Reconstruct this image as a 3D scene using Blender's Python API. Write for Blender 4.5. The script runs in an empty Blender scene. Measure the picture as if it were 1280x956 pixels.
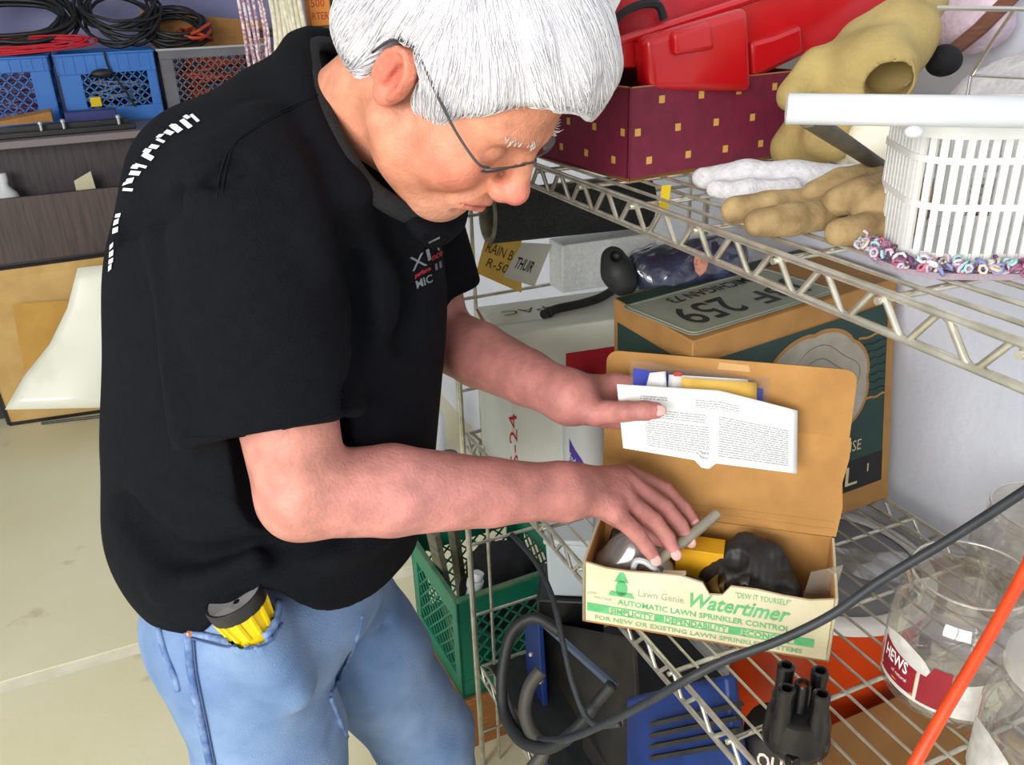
import bpy, math, random
import numpy as np
from mathutils import Vector, Matrix
from mathutils.bvhtree import BVHTree

random.seed(7); rng = np.random.default_rng(7)
scene = bpy.context.scene
COL = scene.collection

# ------------------------------------------------------------------ camera
FPX, CX, CY = 1085.0, 640.0, 478.0
CAM = np.array([0.0, 0.0, 1.66])
MROT = np.array([[0.9133, 0.1958, -0.3576], [-0.4061, 0.3665, -0.8371], [-0.0324, 0.9097, 0.4143]])
# orthonormalise
_z = MROT[:, 2] / np.linalg.norm(MROT[:, 2])
_x = MROT[:, 0] - _z * (MROT[:, 0] @ _z); _x /= np.linalg.norm(_x)
MROT = np.stack([_x, np.cross(_z, _x), _z], 1)
cam_d = bpy.data.cameras.new('camera'); cam = bpy.data.objects.new('camera', cam_d); COL.objects.link(cam)
cam_d.sensor_width = 36.0; cam_d.lens = FPX * 36.0 / 1280.0; cam_d.clip_start = 0.02
cam.matrix_world = Matrix.Translation(Vector(CAM)) @ Matrix([list(r) for r in MROT]).to_4x4()
scene.camera = cam

# ------------------------------------------------------------------ light
scene.view_settings.view_transform = 'Standard'
scene.view_settings.look = 'None'
scene.view_settings.gamma = 1.0
scene.view_settings.use_curve_mapping = False
scene.view_settings.exposure = 0.08
world = bpy.data.worlds.new('overcast_sky'); scene.world = world; world.use_nodes = True
bg = world.node_tree.nodes['Background']
bg.inputs['Color'].default_value = (0.86, 0.93, 1.0, 1); bg.inputs['Strength'].default_value = 0.72
def area_light(name, loc, target, sx, sy, power, col):
    l = bpy.data.lights.new(name, 'AREA'); l.shape = 'RECTANGLE'; l.size = sx; l.size_y = sy
    l.energy = power; l.color = col
    o = bpy.data.objects.new(name, l); COL.objects.link(o)
    o.location = loc
    o.rotation_euler = (Vector(target) - Vector(loc)).to_track_quat('-Z', 'Y').to_euler()
    return o
# daylight entering through the open garage door behind and to the left of the camera
area_light('garage_door_daylight', (-2.4, -1.3, 2.25), (0.30, 1.2, 1.2), 3.0, 1.5, 190, (1.0, 0.97, 0.92))

# ------------------------------------------------------------------ pixel -> world helpers
def ray(u, v): return MROT @ np.array([(u - CX) / FPX, -(v - CY) / FPX, -1.0])
def pz(u, v, z): r = ray(u, v); return CAM + r * ((z - CAM[2]) / r[2])
def px(u, v, x): r = ray(u, v); return CAM + r * ((x - CAM[0]) / r[0])
def py(u, v, y): r = ray(u, v); return CAM + r * ((y - CAM[1]) / r[1])
def pd(u, v, d): return CAM + ray(u, v) * d
def A(*p): return np.array(p, float)
def nrm(v): v = np.asarray(v, float); return v / np.linalg.norm(v)

# ------------------------------------------------------------------ materials
def lin(c):
    return tuple(((x / 255.0) / 12.92 if x / 255.0 <= 0.04045 else ((x / 255.0 + 0.055) / 1.055) ** 2.4) for x in c)
MATS = {}
def mat(name, col, rough=0.6, metal=0.0, col2=None, scale=30.0, bump=0.0, bscale=None, spec=0.5, trans=0.0,
        coat=0.0, stretch=None, detail=4.0, lo=0.35, hi=0.65, sheen=0.0, sss=0.0, emit=0.0):
    if name in MATS: return MATS[name]
    m = bpy.data.materials.new(name); m.use_nodes = True; MATS[name] = m
    nt = m.node_tree; n = nt.nodes; l = nt.links; b = n['Principled BSDF']
    c1 = lin(col) + (1,)
    b.inputs['Base Color'].default_value = c1
    b.inputs['Roughness'].default_value = rough; b.inputs['Metallic'].default_value = metal
    b.inputs['Specular IOR Level'].default_value = spec
    if trans: b.inputs['Transmission Weight'].default_value = trans
    if coat: b.inputs['Coat Weight'].default_value = coat; b.inputs['Coat Roughness'].default_value = 0.1
    if sheen: b.inputs['Sheen Weight'].default_value = sheen
    if sss:
        b.inputs['Subsurface Weight'].default_value = sss; b.inputs['Subsurface Radius'].default_value = (0.012, 0.005, 0.003)
        b.inputs['Subsurface Scale'].default_value = 1.0
    tc = n.new('ShaderNodeTexCoord'); mp = n.new('ShaderNodeMapping'); l.new(tc.outputs['Object'], mp.inputs['Vector'])
    if stretch: mp.inputs['Scale'].default_value = stretch
    if col2 is not None:
        no = n.new('ShaderNodeTexNoise'); no.inputs['Scale'].default_value = scale; no.inputs['Detail'].default_value = detail
        l.new(mp.outputs[0], no.inputs['Vector'])
        cr = n.new('ShaderNodeValToRGB'); l.new(no.outputs['Fac'], cr.inputs['Fac'])
        cr.color_ramp.elements[0].position = lo; cr.color_ramp.elements[1].position = hi
        cr.color_ramp.elements[0].color = c1; cr.color_ramp.elements[1].color = lin(col2) + (1,)
        l.new(cr.outputs[0], b.inputs['Base Color'])
    if bump:
        nb = n.new('ShaderNodeTexNoise'); nb.inputs['Scale'].default_value = bscale or scale; nb.inputs['Detail'].default_value = 3
        l.new(mp.outputs[0], nb.inputs['Vector'])
        bp = n.new('ShaderNodeBump'); bp.inputs['Strength'].default_value = bump; bp.inputs['Distance'].default_value = 0.004
        l.new(nb.outputs['Fac'], bp.inputs['Height']); l.new(bp.outputs[0], b.inputs['Normal'])
    return m
def clear_mat(name, tint=(255, 255, 255), gloss=0.12, edge=0.5, rough=0.05, milky=0.0):
    if name in MATS: return MATS[name]
    m = bpy.data.materials.new(name); m.use_nodes = True; MATS[name] = m
    nt = m.node_tree; n = nt.nodes; l = nt.links; n.remove(n['Principled BSDF']); out = n['Material Output']
    t = n.new('ShaderNodeBsdfTransparent'); t.inputs['Color'].default_value = lin(tint) + (1,)
    g = n.new('ShaderNodeBsdfGlossy'); g.inputs['Roughness'].default_value = rough; g.inputs['Color'].default_value = (.95, .95, .95, 1)
    d = n.new('ShaderNodeBsdfDiffuse'); d.inputs['Color'].default_value = lin(tint) + (1,)
    m0 = n.new('ShaderNodeMixShader'); m0.inputs[0].default_value = milky; l.new(t.outputs[0], m0.inputs[1]); l.new(d.outputs[0], m0.inputs[2])
    lw = n.new('ShaderNodeLayerWeight'); lw.inputs['Blend'].default_value = 0.35
    mr = n.new('ShaderNodeMapRange'); mr.inputs['To Min'].default_value = gloss; mr.inputs['To Max'].default_value = edge
    l.new(lw.outputs['Facing'], mr.inputs['Value'])
    mx = n.new('ShaderNodeMixShader'); l.new(mr.outputs[0], mx.inputs[0]); l.new(m0.outputs[0], mx.inputs[1]); l.new(g.outputs[0], mx.inputs[2])
    l.new(mx.outputs[0], out.inputs['Surface'])
    return m

# ------------------------------------------------------------------ objects
LOC = {}
def tag(o, label=None, cat=None, group=None, kind=None):
    if label: o['label'] = label
    if cat: o['category'] = cat
    if group: o['group'] = group
    if kind: o['kind'] = kind
    return o
def thing(name, label, cat, loc, group=None, kind=None):
    o = bpy.data.objects.new(name, None); COL.objects.link(o); o.location = tuple(loc); o.empty_display_size = 0.05
    LOC[o.name] = np.array(loc, float)
    return tag(o, label, cat, group, kind)
def link_mesh(name, me, mt, parent=None, origin=None):
    o = bpy.data.objects.new(name, me); COL.objects.link(o)
    for m in (mt if isinstance(mt, (list, tuple)) else [mt]): me.materials.append(m)
    if origin is not None: o.location = tuple(origin)
    LOC[o.name] = np.array(origin if origin is not None else (0, 0, 0), float)
    if parent is not None:
        o.parent = parent
        o.location = tuple(LOC[o.name] - LOC[parent.name])
    return o
def mk(name, V, Fc, mt, parent=None, smooth=True, angle=35, mi=None, bevel=0.0, bseg=2):
    V = np.asarray(V, float)
    o0 = np.array([(V[:, 0].min() + V[:, 0].max()) / 2, (V[:, 1].min() + V[:, 1].max()) / 2, V[:, 2].min()])
    me = bpy.data.meshes.new(name); me.from_pydata((V - o0).tolist(), [], [list(map(int, f)) for f in Fc])
    if mi is not None: me.polygons.foreach_set('material_index', np.asarray(mi, dtype=np.int32))
    me.validate(); me.update()
    if smooth:
        me.polygons.foreach_set('use_smooth', [True] * len(me.polygons))
        if angle < 180: me.set_sharp_from_angle(angle=math.radians(angle))
    o = link_mesh(name, me, mt, parent, o0)
    if bevel:
        bv = o.modifiers.new('bevel', 'BEVEL'); bv.width = bevel; bv.segments = bseg; bv.limit_method = 'ANGLE'; bv.angle_limit = math.radians(40)
    return o
def copy_obj(src, parent, shift):
    c = src.copy(); COL.objects.link(c); c.parent = parent
    LOC[c.name] = LOC[src.name] + np.asarray(shift, float)
    c.location = tuple(Vector(src.location) + Vector(shift)); return c

class B:
    """collects shapes into one mesh"""
    def __init__(s): s.v = []; s.f = []; s.m = []; s.n = 0
    def add(s, V, Fc, m=0):
        V = np.asarray(V, float)
        s.v.append(V); s.f += [[i + s.n for i in f] for f in Fc]; s.m += [m] * len(Fc); s.n += len(V); return s
    def hexa(s, P, m=0):   # P: 8 corners, bottom 4 ccw then top 4
        return s.add(P, [(3, 2, 1, 0), (4, 5, 6, 7), (0, 1, 5, 4), (1, 2, 6, 5), (2, 3, 7, 6), (3, 0, 4, 7)], m)
    def box(s, o, ex, ey, ez, m=0):   # corner + 3 edge vectors
        o, ex, ey, ez = map(lambda q: np.asarray(q, float), (o, ex, ey, ez))
        if np.dot(np.cross(ex, ey), ez) < 0: ex, ey = ey, ex
        return s.hexa([o, o + ex, o + ex + ey, o + ey, o + ez, o + ex + ez, o + ex + ey + ez, o + ey + ez], m)
    def aabb(s, lo, hi, m=0):
        lo = np.asarray(lo, float); hi = np.asarray(hi, float); d = hi - lo
        return s.box(lo, (d[0], 0, 0), (0, d[1], 0), (0, 0, d[2]), m)
    def quad(s, a, b, c, d, m=0): return s.add([a, b, c, d], [(0, 1, 2, 3)], m)
    def bar(s, a, b, w, h, up=(0, 0, 1), m=0):
        a = np.asarray(a, float); b = np.asarray(b, float); t = nrm(b - a); sd = nrm(np.cross(t, up)); u = np.cross(sd, t)
        return s.box(a - sd * w / 2 - u * h / 2, b - a, sd * w, u * h, m)
    def tube(s, pts, r, n=8, closed=False, m=0, caps=True, flat=None):
        P = np.asarray(pts, float); N = len(P); r = np.broadcast_to(np.asarray(r, float), (N,))
        T = np.roll(P, -1, 0) - np.roll(P, 1, 0)
        if not closed: T[0] = P[1] - P[0]; T[-1] = P[-1] - P[-2]
        T /= np.maximum(np.linalg.norm(T, axis=1), 1e-9)[:, None]
        a = np.array([0, 0, 1.0]) if abs(T[0][2]) < 0.9 else np.array([1.0, 0, 0])
        u = nrm(np.cross(T[0], a)); V = []
        th = np.arange(n) * 2 * math.pi / n; c, sn = np.cos(th), np.sin(th)
        fl = (1, 1) if flat is None else flat
        for i in range(N):
            u = u - T[i] * (u @ T[i]); u = nrm(u); w = np.cross(T[i], u)
            V.append(P[i] + r[i] * (c[:, None] * u * fl[0] + sn[:, None] * w * fl[1]))
        V = np.concatenate(V); Fc = []
        K = N if closed else N - 1
        for i in range(K):
            j = (i + 1) % N
            for k in range(n): q = (k + 1) % n; Fc.append((i * n + k, i * n + q, j * n + q, j * n + k))
        if caps and not closed: Fc.append(tuple(range(n))[::-1]); Fc.append(tuple((N - 1) * n + k for k in range(n)))
        return s.add(V, Fc, m)
    def lathe(s, prof, c, axis=(0, 0, 1), n=24, m=0, a0=0, a1=2 * math.pi, sx=1.0, sy=1.0, ref=None):
        ax = nrm(axis); a = np.asarray(ref, float) if ref is not None else (np.array([1.0, 0, 0]) if abs(ax[0]) < 0.9 else np.array([0, 1.0, 0]))
        u = nrm(a - ax * (a @ ax)); w = np.cross(ax, u); c = np.asarray(c, float)
        full = abs(a1 - a0 - 2 * math.pi) < 1e-6; k = n if full else n + 1
        th = a0 + (a1 - a0) * np.arange(k) / n
        V = [c + ax * z + r * (math.cos(t) * u * sx + math.sin(t) * w * sy) for (r, z) in prof for t in th]
        Fc = []
        for i in range(len(prof) - 1):
            for j in range(n):
                q = (j + 1) % k; Fc.append((i * k + j, i * k + q, (i + 1) * k + q, (i + 1) * k + j))
        return s.add(V, Fc, m)
    def ball(s, c, r, n=14, m=0, rot=None):
        r = np.broadcast_to(np.asarray(r, float), (3,)); k = n // 2 + 1; V = []; Fc = []
        for i in range(k + 1):
            p = math.pi * i / k
            for j in range(n):
                t = 2 * math.pi * j / n; V.append((math.sin(p) * math.cos(t), math.sin(p) * math.sin(t), math.cos(p)))
        V = np.array(V) * r
        if rot is not None: V = V @ np.asarray(rot).T
        for i in range(k):
            for j in range(n): q = (j + 1) % n; Fc.append((i * n + j, (i + 1) * n + j, (i + 1) * n + q, i * n + q))
        return s.add(V + np.asarray(c, float), Fc, m)
    def prism(s, poly, o, ex, ey, ez, m=0):   # 2D polygon in ex,ey extruded by vector ez
        o, ex, ey, ez = map(lambda q: np.asarray(q, float), (o, ex, ey, ez)); k = len(poly)
        a = [o + ex * x + ey * y for x, y in poly]; V = a + [p + ez for p in a]
        Fc = [tuple(range(k))[::-1], tuple(range(k, 2 * k))] + [(i, (i + 1) % k, k + (i + 1) % k, k + i) for i in range(k)]
        if np.dot(np.cross(ex, ey), ez) < 0: Fc = [f[::-1] for f in Fc]
        return s.add(V, Fc, m)
    def grid(s, fn, nu, nv, m=0):
        V = [fn(i / nu, j / nv) for j in range(nv + 1) for i in range(nu + 1)]
        k = nu + 1
        return s.add(V, [(j * k + i, j * k + i + 1, (j + 1) * k + i + 1, (j + 1) * k + i) for j in range(nv) for i in range(nu)], m)
    def build(s, name, mt, parent=None, smooth=True, angle=35, bevel=0.0, bseg=2):
        return mk(name, np.concatenate(s.v), s.f, mt, parent, smooth, angle, s.m if isinstance(mt, (list, tuple)) else None, bevel, bseg)

def spline(pts, n=8, closed=False):
    P = np.asarray(pts, float); N = len(P); out = []
    g = (lambda i: P[i % N]) if closed else (lambda i: P[min(max(i, 0), N - 1)])
    for i in range(N if closed else N - 1):
        p0, p1, p2, p3 = g(i - 1), g(i), g(i + 1), g(i + 2)
        for k in range(n):
            t = k / n
            out.append(0.5 * (2 * p1 + (p2 - p0) * t + (2 * p0 - 5 * p1 + 4 * p2 - p3) * t * t + (3 * p1 - p0 - 3 * p2 + p3) * t ** 3))
    if not closed: out.append(P[-1])
    return np.array(out)

def text2d(s, shear=0.0, bold=0.0, spacing=1.0, res=2):
    cu = bpy.data.curves.new('lettering', 'FONT'); cu.body = s; cu.shear = shear; cu.offset = bold; cu.resolution_u = res
    cu.space_character = spacing; cu.fill_mode = 'FRONT'
    ob = bpy.data.objects.new('lettering', cu); COL.objects.link(ob)
    me = bpy.data.meshes.new_from_object(ob)
    V = np.array([v.co[:] for v in me.vertices])[:, :2]; Fc = [tuple(p.vertices) for p in me.polygons]
    bpy.data.objects.remove(ob); bpy.data.curves.remove(cu); bpy.data.meshes.remove(me)
    V = V - V.min(0); return V, Fc
def text_on(b, s, o, ex, ey, w, h, m=0, off=0.0006, **kw):
    """lettering laid flat on the plane o + ex, ey, fitted to w x h"""
    V, Fc = text2d(s, **kw); sz = V.max(0)
    o = np.asarray(o, float); ex = nrm(ex); ey = nrm(ey); nn = np.cross(ex, ey)
    P = [o + ex * (x / sz[0] * w) + ey * (y / sz[1] * h) + nn * off for x, y in V]
    return b.add(P, Fc, m)

# ------------------------------------------------------------------ implicit surfaces (soft organic shapes)
def sdf_grid(fn, lo, hi, h, blk=8, slack=1.35):
    lo = np.asarray(lo, float); nb = np.ceil((np.asarray(hi, float) - lo) / (h * blk)).astype(int) + 1
    g = np.stack(np.meshgrid(*[np.arange(n) for n in nb], indexing='ij'), -1).reshape(-1, 3)
    d0 = fn(lo + (g * blk + (blk - 1) / 2) * h).astype(np.float32)
    act = np.abs(d0) < blk * h * 0.87 * slack
    G = np.repeat(np.repeat(np.repeat(d0.reshape(nb), blk, 0), blk, 1), blk, 2)
    off = np.stack(np.meshgrid(*[np.arange(blk)] * 3, indexing='ij'), -1).reshape(-1, 3)
    ga = g[act] * blk
    for s in range(0, len(ga), 400):
        idx = (ga[s:s + 400, None, :] + off[None]).reshape(-1, 3)
        G[idx[:, 0], idx[:, 1], idx[:, 2]] = fn(lo + idx * h)
    return G
def surface_nets(G, lo, h):
    S = G < 0; D = np.array(G.shape) - 1
    cnt = np.zeros(D, np.uint8)
    cs = [(i, j, k) for i in (0, 1) for j in (0, 1) for k in (0, 1)]
    for i, j, k in cs: cnt += S[i:i + D[0], j:j + D[1], k:k + D[2]]
    cells = np.argwhere((cnt > 0) & (cnt < 8))
    vid = np.full(D, -1, np.int32); vid[cells[:, 0], cells[:, 1], cells[:, 2]] = np.arange(len(cells))
    acc = np.zeros((len(cells), 3)); num = np.zeros(len(cells))
    val = {c: G[cells[:, 0] + c[0], cells[:, 1] + c[1], cells[:, 2] + c[2]].astype(float) for c in cs}
    for c in cs:
        for ax in range(3):
            if c[ax]: continue
            e = list(c); e[ax] = 1; a, b = val[c], val[tuple(e)]
            m = (a < 0) != (b < 0); t = np.where(m, a / np.where(m, a - b, 1), 0)
            p = np.array(c, float)[None] + t[:, None] * np.eye(3)[ax]
            acc[m] += p[m]; num[m] += 1
    V = np.asarray(lo, float) + (cells + acc / num[:, None]) * h
    Q = []
    for ax in range(3):
        a = [slice(None)] * 3; b = [slice(None)] * 3; a[ax] = slice(0, -1); b[ax] = slice(1, None)
        ch = np.argwhere(S[tuple(a)] != S[tuple(b)])
        o1, o2 = [(1, 2), (2, 0), (0, 1)][ax]
        ok = (ch[:, o1] > 0) & (ch[:, o2] > 0) & (ch[:, o1] < D[o1]) & (ch[:, o2] < D[o2]); ch = ch[ok]
        def cid(d1, d2): q = ch.copy(); q[:, o1] -= d1; q[:, o2] -= d2; return vid[q[:, 0], q[:, 1], q[:, 2]]
        q = np.stack([cid(1, 1), cid(0, 1), cid(0, 0), cid(1, 0)], 1)
        ins = S[ch[:, 0], ch[:, 1], ch[:, 2]]; q[~ins] = q[~ins][:, ::-1]; Q.append(q)
    Q = np.concatenate(Q); Q = Q[(Q >= 0).all(1)]
    return V, Q
def fast_mesh(name, V, Q, origin):
    me = bpy.data.meshes.new(name); k = Q.shape[1]
    me.vertices.add(len(V)); me.vertices.foreach_set('co', (V - origin).astype(np.float32).ravel())
    me.loops.add(Q.size); me.loops.foreach_set('vertex_index', Q.astype(np.int32).ravel())
    me.polygons.add(len(Q)); me.polygons.foreach_set('loop_start', np.arange(0, Q.size, k, dtype=np.int32))
    me.polygons.foreach_set('use_smooth', np.ones(len(Q), bool))
    me.update(calc_edges=True); me.validate(); return me
def sdf_obj(name, fn, lo, hi, h, mt, parent=None, colour=None, origin=None, relax=1):
    G = sdf_grid(fn, lo, hi, h); V, Q = surface_nets(G, lo, h)
    for _ in range(relax):
        acc = np.zeros_like(V); n = np.zeros(len(V))
        for a, b in ((0, 1), (1, 2), (2, 3), (3, 0)):
            for p, q in ((a, b), (b, a)):
                np.add.at(acc, Q[:, p], V[Q[:, q]]); np.add.at(n, Q[:, p], 1)
        V = V * 0.5 + 0.5 * acc / np.maximum(n, 1)[:, None]
    if origin is None: origin = np.array([V[:, 0].mean(), V[:, 1].mean(), V[:, 2].min()])
    me = fast_mesh(name, V, Q, origin)
    if colour is not None:
        ca = me.color_attributes.new('pigment', 'FLOAT_COLOR', 'POINT')
        c = np.ones((len(V), 4), np.float32); c[:, :3] = colour(V); ca.data.foreach_set('color', c.ravel())
    o = link_mesh(name, me, mt, parent, origin); return o, V, Q
def smin(a, b, k): h = np.clip(0.5 + 0.5 * (b - a) / k, 0, 1); return b * (1 - h) + a * h - k * h * (1 - h)
def smax(a, b, k): return -smin(-a, -b, k)
def s_cap(p, a, b, ra, rb):
    a = np.asarray(a, float); b = np.asarray(b, float); d = b - a; t = np.clip((p - a) @ d / (d @ d), 0, 1)
    return np.linalg.norm(p - a - t[:, None] * d, axis=1) - (ra + (rb - ra) * t)
def s_path(p, pts, rs, k=0.0):
    d = None
    for i in range(len(pts) - 1):
        e = s_cap(p, pts[i], pts[i + 1], rs[i], rs[i + 1]); d = e if d is None else (np.minimum(d, e) if k == 0 else smin(d, e, k))
    return d
def s_ell(p, c, r, R=None):
    q = p - np.asarray(c, float)
    if R is not None: q = q @ np.asarray(R)       # columns of R = local axes in world
    r = np.asarray(r, float); k0 = np.linalg.norm(q / r, axis=1); k1 = np.linalg.norm(q / (r * r), axis=1)
    return k0 * (k0 - 1) / np.maximum(k1, 1e-9)
def s_rbox(p, c, b, r, R=None):
    q = p - np.asarray(c, float)
    if R is not None: q = q @ np.asarray(R)
    q = np.abs(q) - (np.asarray(b, float) - r)
    return np.linalg.norm(np.maximum(q, 0), axis=1) + np.minimum(q.max(1), 0) - r
def wob(p, f, seed=0):
    """smooth pseudo noise about -1..1"""
    r = np.random.default_rng(seed); s = 0
    for i in range(4):
        w = r.normal(size=3); w *= f * (0.7 + 0.6 * r.random()) / np.linalg.norm(w); s = s + np.sin(p @ w + r.random() * 6.28)
    return s / 4

# ================================================================== the setting
M_CONC = mat('floor_concrete', (216, 210, 174), 0.55, col2=(224, 219, 190), scale=1.7, bump=0.12, bscale=60)
def floor_stains(m):
    nt = m.node_tree; n = nt.nodes; l = nt.links; b = n['Principled BSDF']; src = b.inputs['Base Color'].links[0].from_socket
    no = n.new('ShaderNodeTexNoise'); no.inputs['Scale'].default_value = 4.2; no.inputs['Detail'].default_value = 5
    tc = n['Texture Coordinate']; l.new(tc.outputs['Object'], no.inputs['Vector'])
    cr = n.new('ShaderNodeValToRGB'); cr.color_ramp.elements[0].position = 0.62; cr.color_ramp.elements[1].position = 0.72
    l.new(no.outputs['Fac'], cr.inputs['Fac'])
    mx = n.new('ShaderNodeMixRGB'); l.new(cr.outputs['Color'], mx.inputs['Fac']); l.new(src, mx.inputs['Color1'])
    mx.inputs['Color2'].default_value = lin((176, 160, 122)) + (1,); l.new(mx.outputs[0], b.inputs['Base Color'])
floor_stains(M_CONC)
M_JOINT = mat('joint_filler', (236, 231, 210), 0.6, col2=(224, 218, 194), scale=20, bump=0.2)
M_WALL = mat('white_wall_paint', (216, 220, 234), 0.7, col2=(208, 213, 228), scale=4, bump=0.35, bscale=70)
M_WALLB = mat('blue_grey_wall_paint', (150, 152, 190), 0.8, col2=(134, 136, 176), scale=3, bump=0.2, bscale=60)
M_CEIL = mat('ceiling_paint', (222, 222, 220), 0.85, col2=(212, 212, 210), scale=5)
XW, YW, YJ, HC = 1.10, 5.02, 2.2, 2.75
X0, Y0 = -3.6, -3.4
fb = B(); fb.aabb((X0, Y0, -0.12), (XW + .15, YJ - .025, 0)); fb.aabb((X0, YJ + .025, -0.12), (XW + .15, YW + .15, 0))
floor = tag(fb.build('floor', M_CONC, smooth=False), kind='structure'); floor['label'] = 'pale beige concrete garage floor with faint stains'
jb = B(); jb.aabb((X0, YJ - .025, -0.12), (XW + .15, YJ + .025, -0.002)); jb.build('floor_joint', M_JOINT, floor, smooth=False)
def struct(name, lo, hi, m, label):
    b = B(); b.aabb(lo, hi); o = b.build(name, m, smooth=False); tag(o, label, kind='structure'); return o
struct('wall_right', (XW, Y0, 0), (XW + .12, YW, HC), M_WALL, 'white textured wall behind the wire shelving')
struct('wall_back', (X0, YW, 0), (XW + .12, YW + .12, HC), M_WALLB, 'blue-grey wall behind the plastic crates')
struct('ceiling', (X0, Y0, HC), (XW + .12, YW + .12, HC + .12), M_CEIL, 'plain pale garage ceiling')

# ================================================================== wire shelving
M_WIRE = mat('shelf_wire_metal', (216, 213, 202), 0.28, 0.75, col2=(184, 180, 166), scale=40)
SX0, SX1, SY0, SY1 = 0.50, 1.025, 0.10, 1.40
DECK = dict(upper=1.443, lower=0.880, bottom=0.30)
shelf = thing('wire_shelving', 'silver metal wire shelving unit standing along the white wall', 'shelf', (0.76, 0.75, 0))
def tube_obj(name, pts, r, m, parent, n=8, closed=False):
    b = B(); b.tube(pts, r, n, closed); return b.build(name, m, parent, angle=80)
def zigzag(a, b, z0, z1, pitch):
    a = A(*a, 0); b = A(*b, 0); L = np.linalg.norm(b - a); k = max(2, int(round(L / pitch))); pts = []
    for i in range(k):
        for f, z in ((0.0, z1 - .003), (0.10, z1), (0.20, z1 - .003), (0.50, z0 + .003), (0.60, z0), (0.70, z0 + .003)):
            q = a + (b - a) * ((i + f) / k); pts.append((q[0], q[1], z))
    pts.append((b[0], b[1], z1)); return pts
for key, zt in DECK.items():
    zb = zt - 0.029
    for x in (SX0, SX1):
        tube_obj('rail', [(x, SY0, zt), (x, SY1, zt)], .0036, M_WIRE, shelf)
        tube_obj('rail', [(x, SY0, zb), (x, SY1, zb)], .0036, M_WIRE, shelf)
        tube_obj('truss_wire', zigzag((x, SY0), (x, SY1), zb, zt, .0595), .0030, M_WIRE, shelf, 6)
    for y in (SY0, SY1):
        tube_obj('rail', [(SX0, y, zt), (SX1, y, zt)], .0036, M_WIRE, shelf)
        tube_obj('rail', [(SX0, y, zb), (SX1, y, zb)], .0036, M_WIRE, shelf)
        tube_obj('truss_wire', zigzag((SX0, y), (SX1, y), zb, zt, .0595), .0030, M_WIRE, shelf, 6)
    w0 = tube_obj('deck_wire', [(SX0 + .03, SY0, zt), (SX0 + .03, SY1, zt)], .0020, M_WIRE, shelf, 6)
    k = 15
    for i in range(1, k): copy_obj(w0, shelf, ((SX1 - SX0 - .06) * i / (k - 1), 0, 0))
    c0 = tube_obj('cross_rod', [(SX0 - .006, SY0 + .118, zt - .006), (SX1, SY0 + .118, zt - .006)], .0032, M_WIRE, shelf)
    for i in range(1, 10): copy_obj(c0, shelf, (0, .119 * i, 0))
for y in (SY0, SY1):
    for x, r in ((SX0 - .008, .0065), (SX0 + .034, .0038), (SX1 - .034, .0038), (SX1 + .006, .0065)):
        tube_obj('upright', [(x, y + .006 * (1 if y > 1 else -1), 0), (x, y + .006 * (1 if y > 1 else -1), 1.83)], r, M_WIRE, shelf)
    r0 = tube_obj('rung', [(SX0 - .008, y + .004 * (1 if y > 1 else -1), .105), (SX1 + .006, y + .004 * (1 if y > 1 else -1), .105)], .0034, M_WIRE, shelf)
    for z in (.27, .44, .62, .97, 1.15, 1.30, 1.335, 1.60, 1.80): copy_obj(r0, shelf, (0, 0, z - .105))
ZU = DECK['upper'] + .0024; ZL = DECK['lower'] + .0024; ZB = DECK['bottom'] + .0024
HRES, NSTR = .0028, 6500
CRES=.0042

# ================================================================== the man at the shelf
HS = 1.05; HT = A(.313, .851, 1.584)
HR = np.array([[.454, .800, .391], [-.480, .590, -.650], [-.751, .108, .652]])   # columns: face forward, his left, up
HR[:, 0] = nrm(HR[:, 0]); HR[:, 1] = nrm(HR[:, 1] - HR[:, 0] * (HR[:, 0] @ HR[:, 1])); HR[:, 2] = np.cross(HR[:, 0], HR[:, 1])
def h2w(q): return HT + (np.asarray(q, float) * HS) @ HR.T
def w2h(p): return (p - HT) @ HR / HS

R_SH = pd(308, 245, .875); R_EL = pd(378, 618, .935); R_WR = pd(702, 614, 1.05)
LT = A(math.cos(math.radians(50)), math.sin(math.radians(50)), 0.0)
L_SH = R_SH + LT * .36 + A(0, 0, -.01)
L_EL = A(.365, 1.120, 1.205); L_WR = pd(712, 497, 1.105)
SHM = (R_SH + L_SH) / 2
PEL = A(.078, 1.03, .93)
UT = nrm(SHM - PEL); LT2 = nrm(LT - UT * (LT @ UT)); FT = nrm(np.cross(LT2, UT)); TR = np.stack([FT, LT2, UT], 1)
def tpt(c, f=0, l=0, u=0): return np.asarray(c) + FT * f + LT2 * l + UT * u
N0 = tpt(SHM, -.03, 0, .015); N1 = h2w((-.035, 0, -.04))

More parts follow.
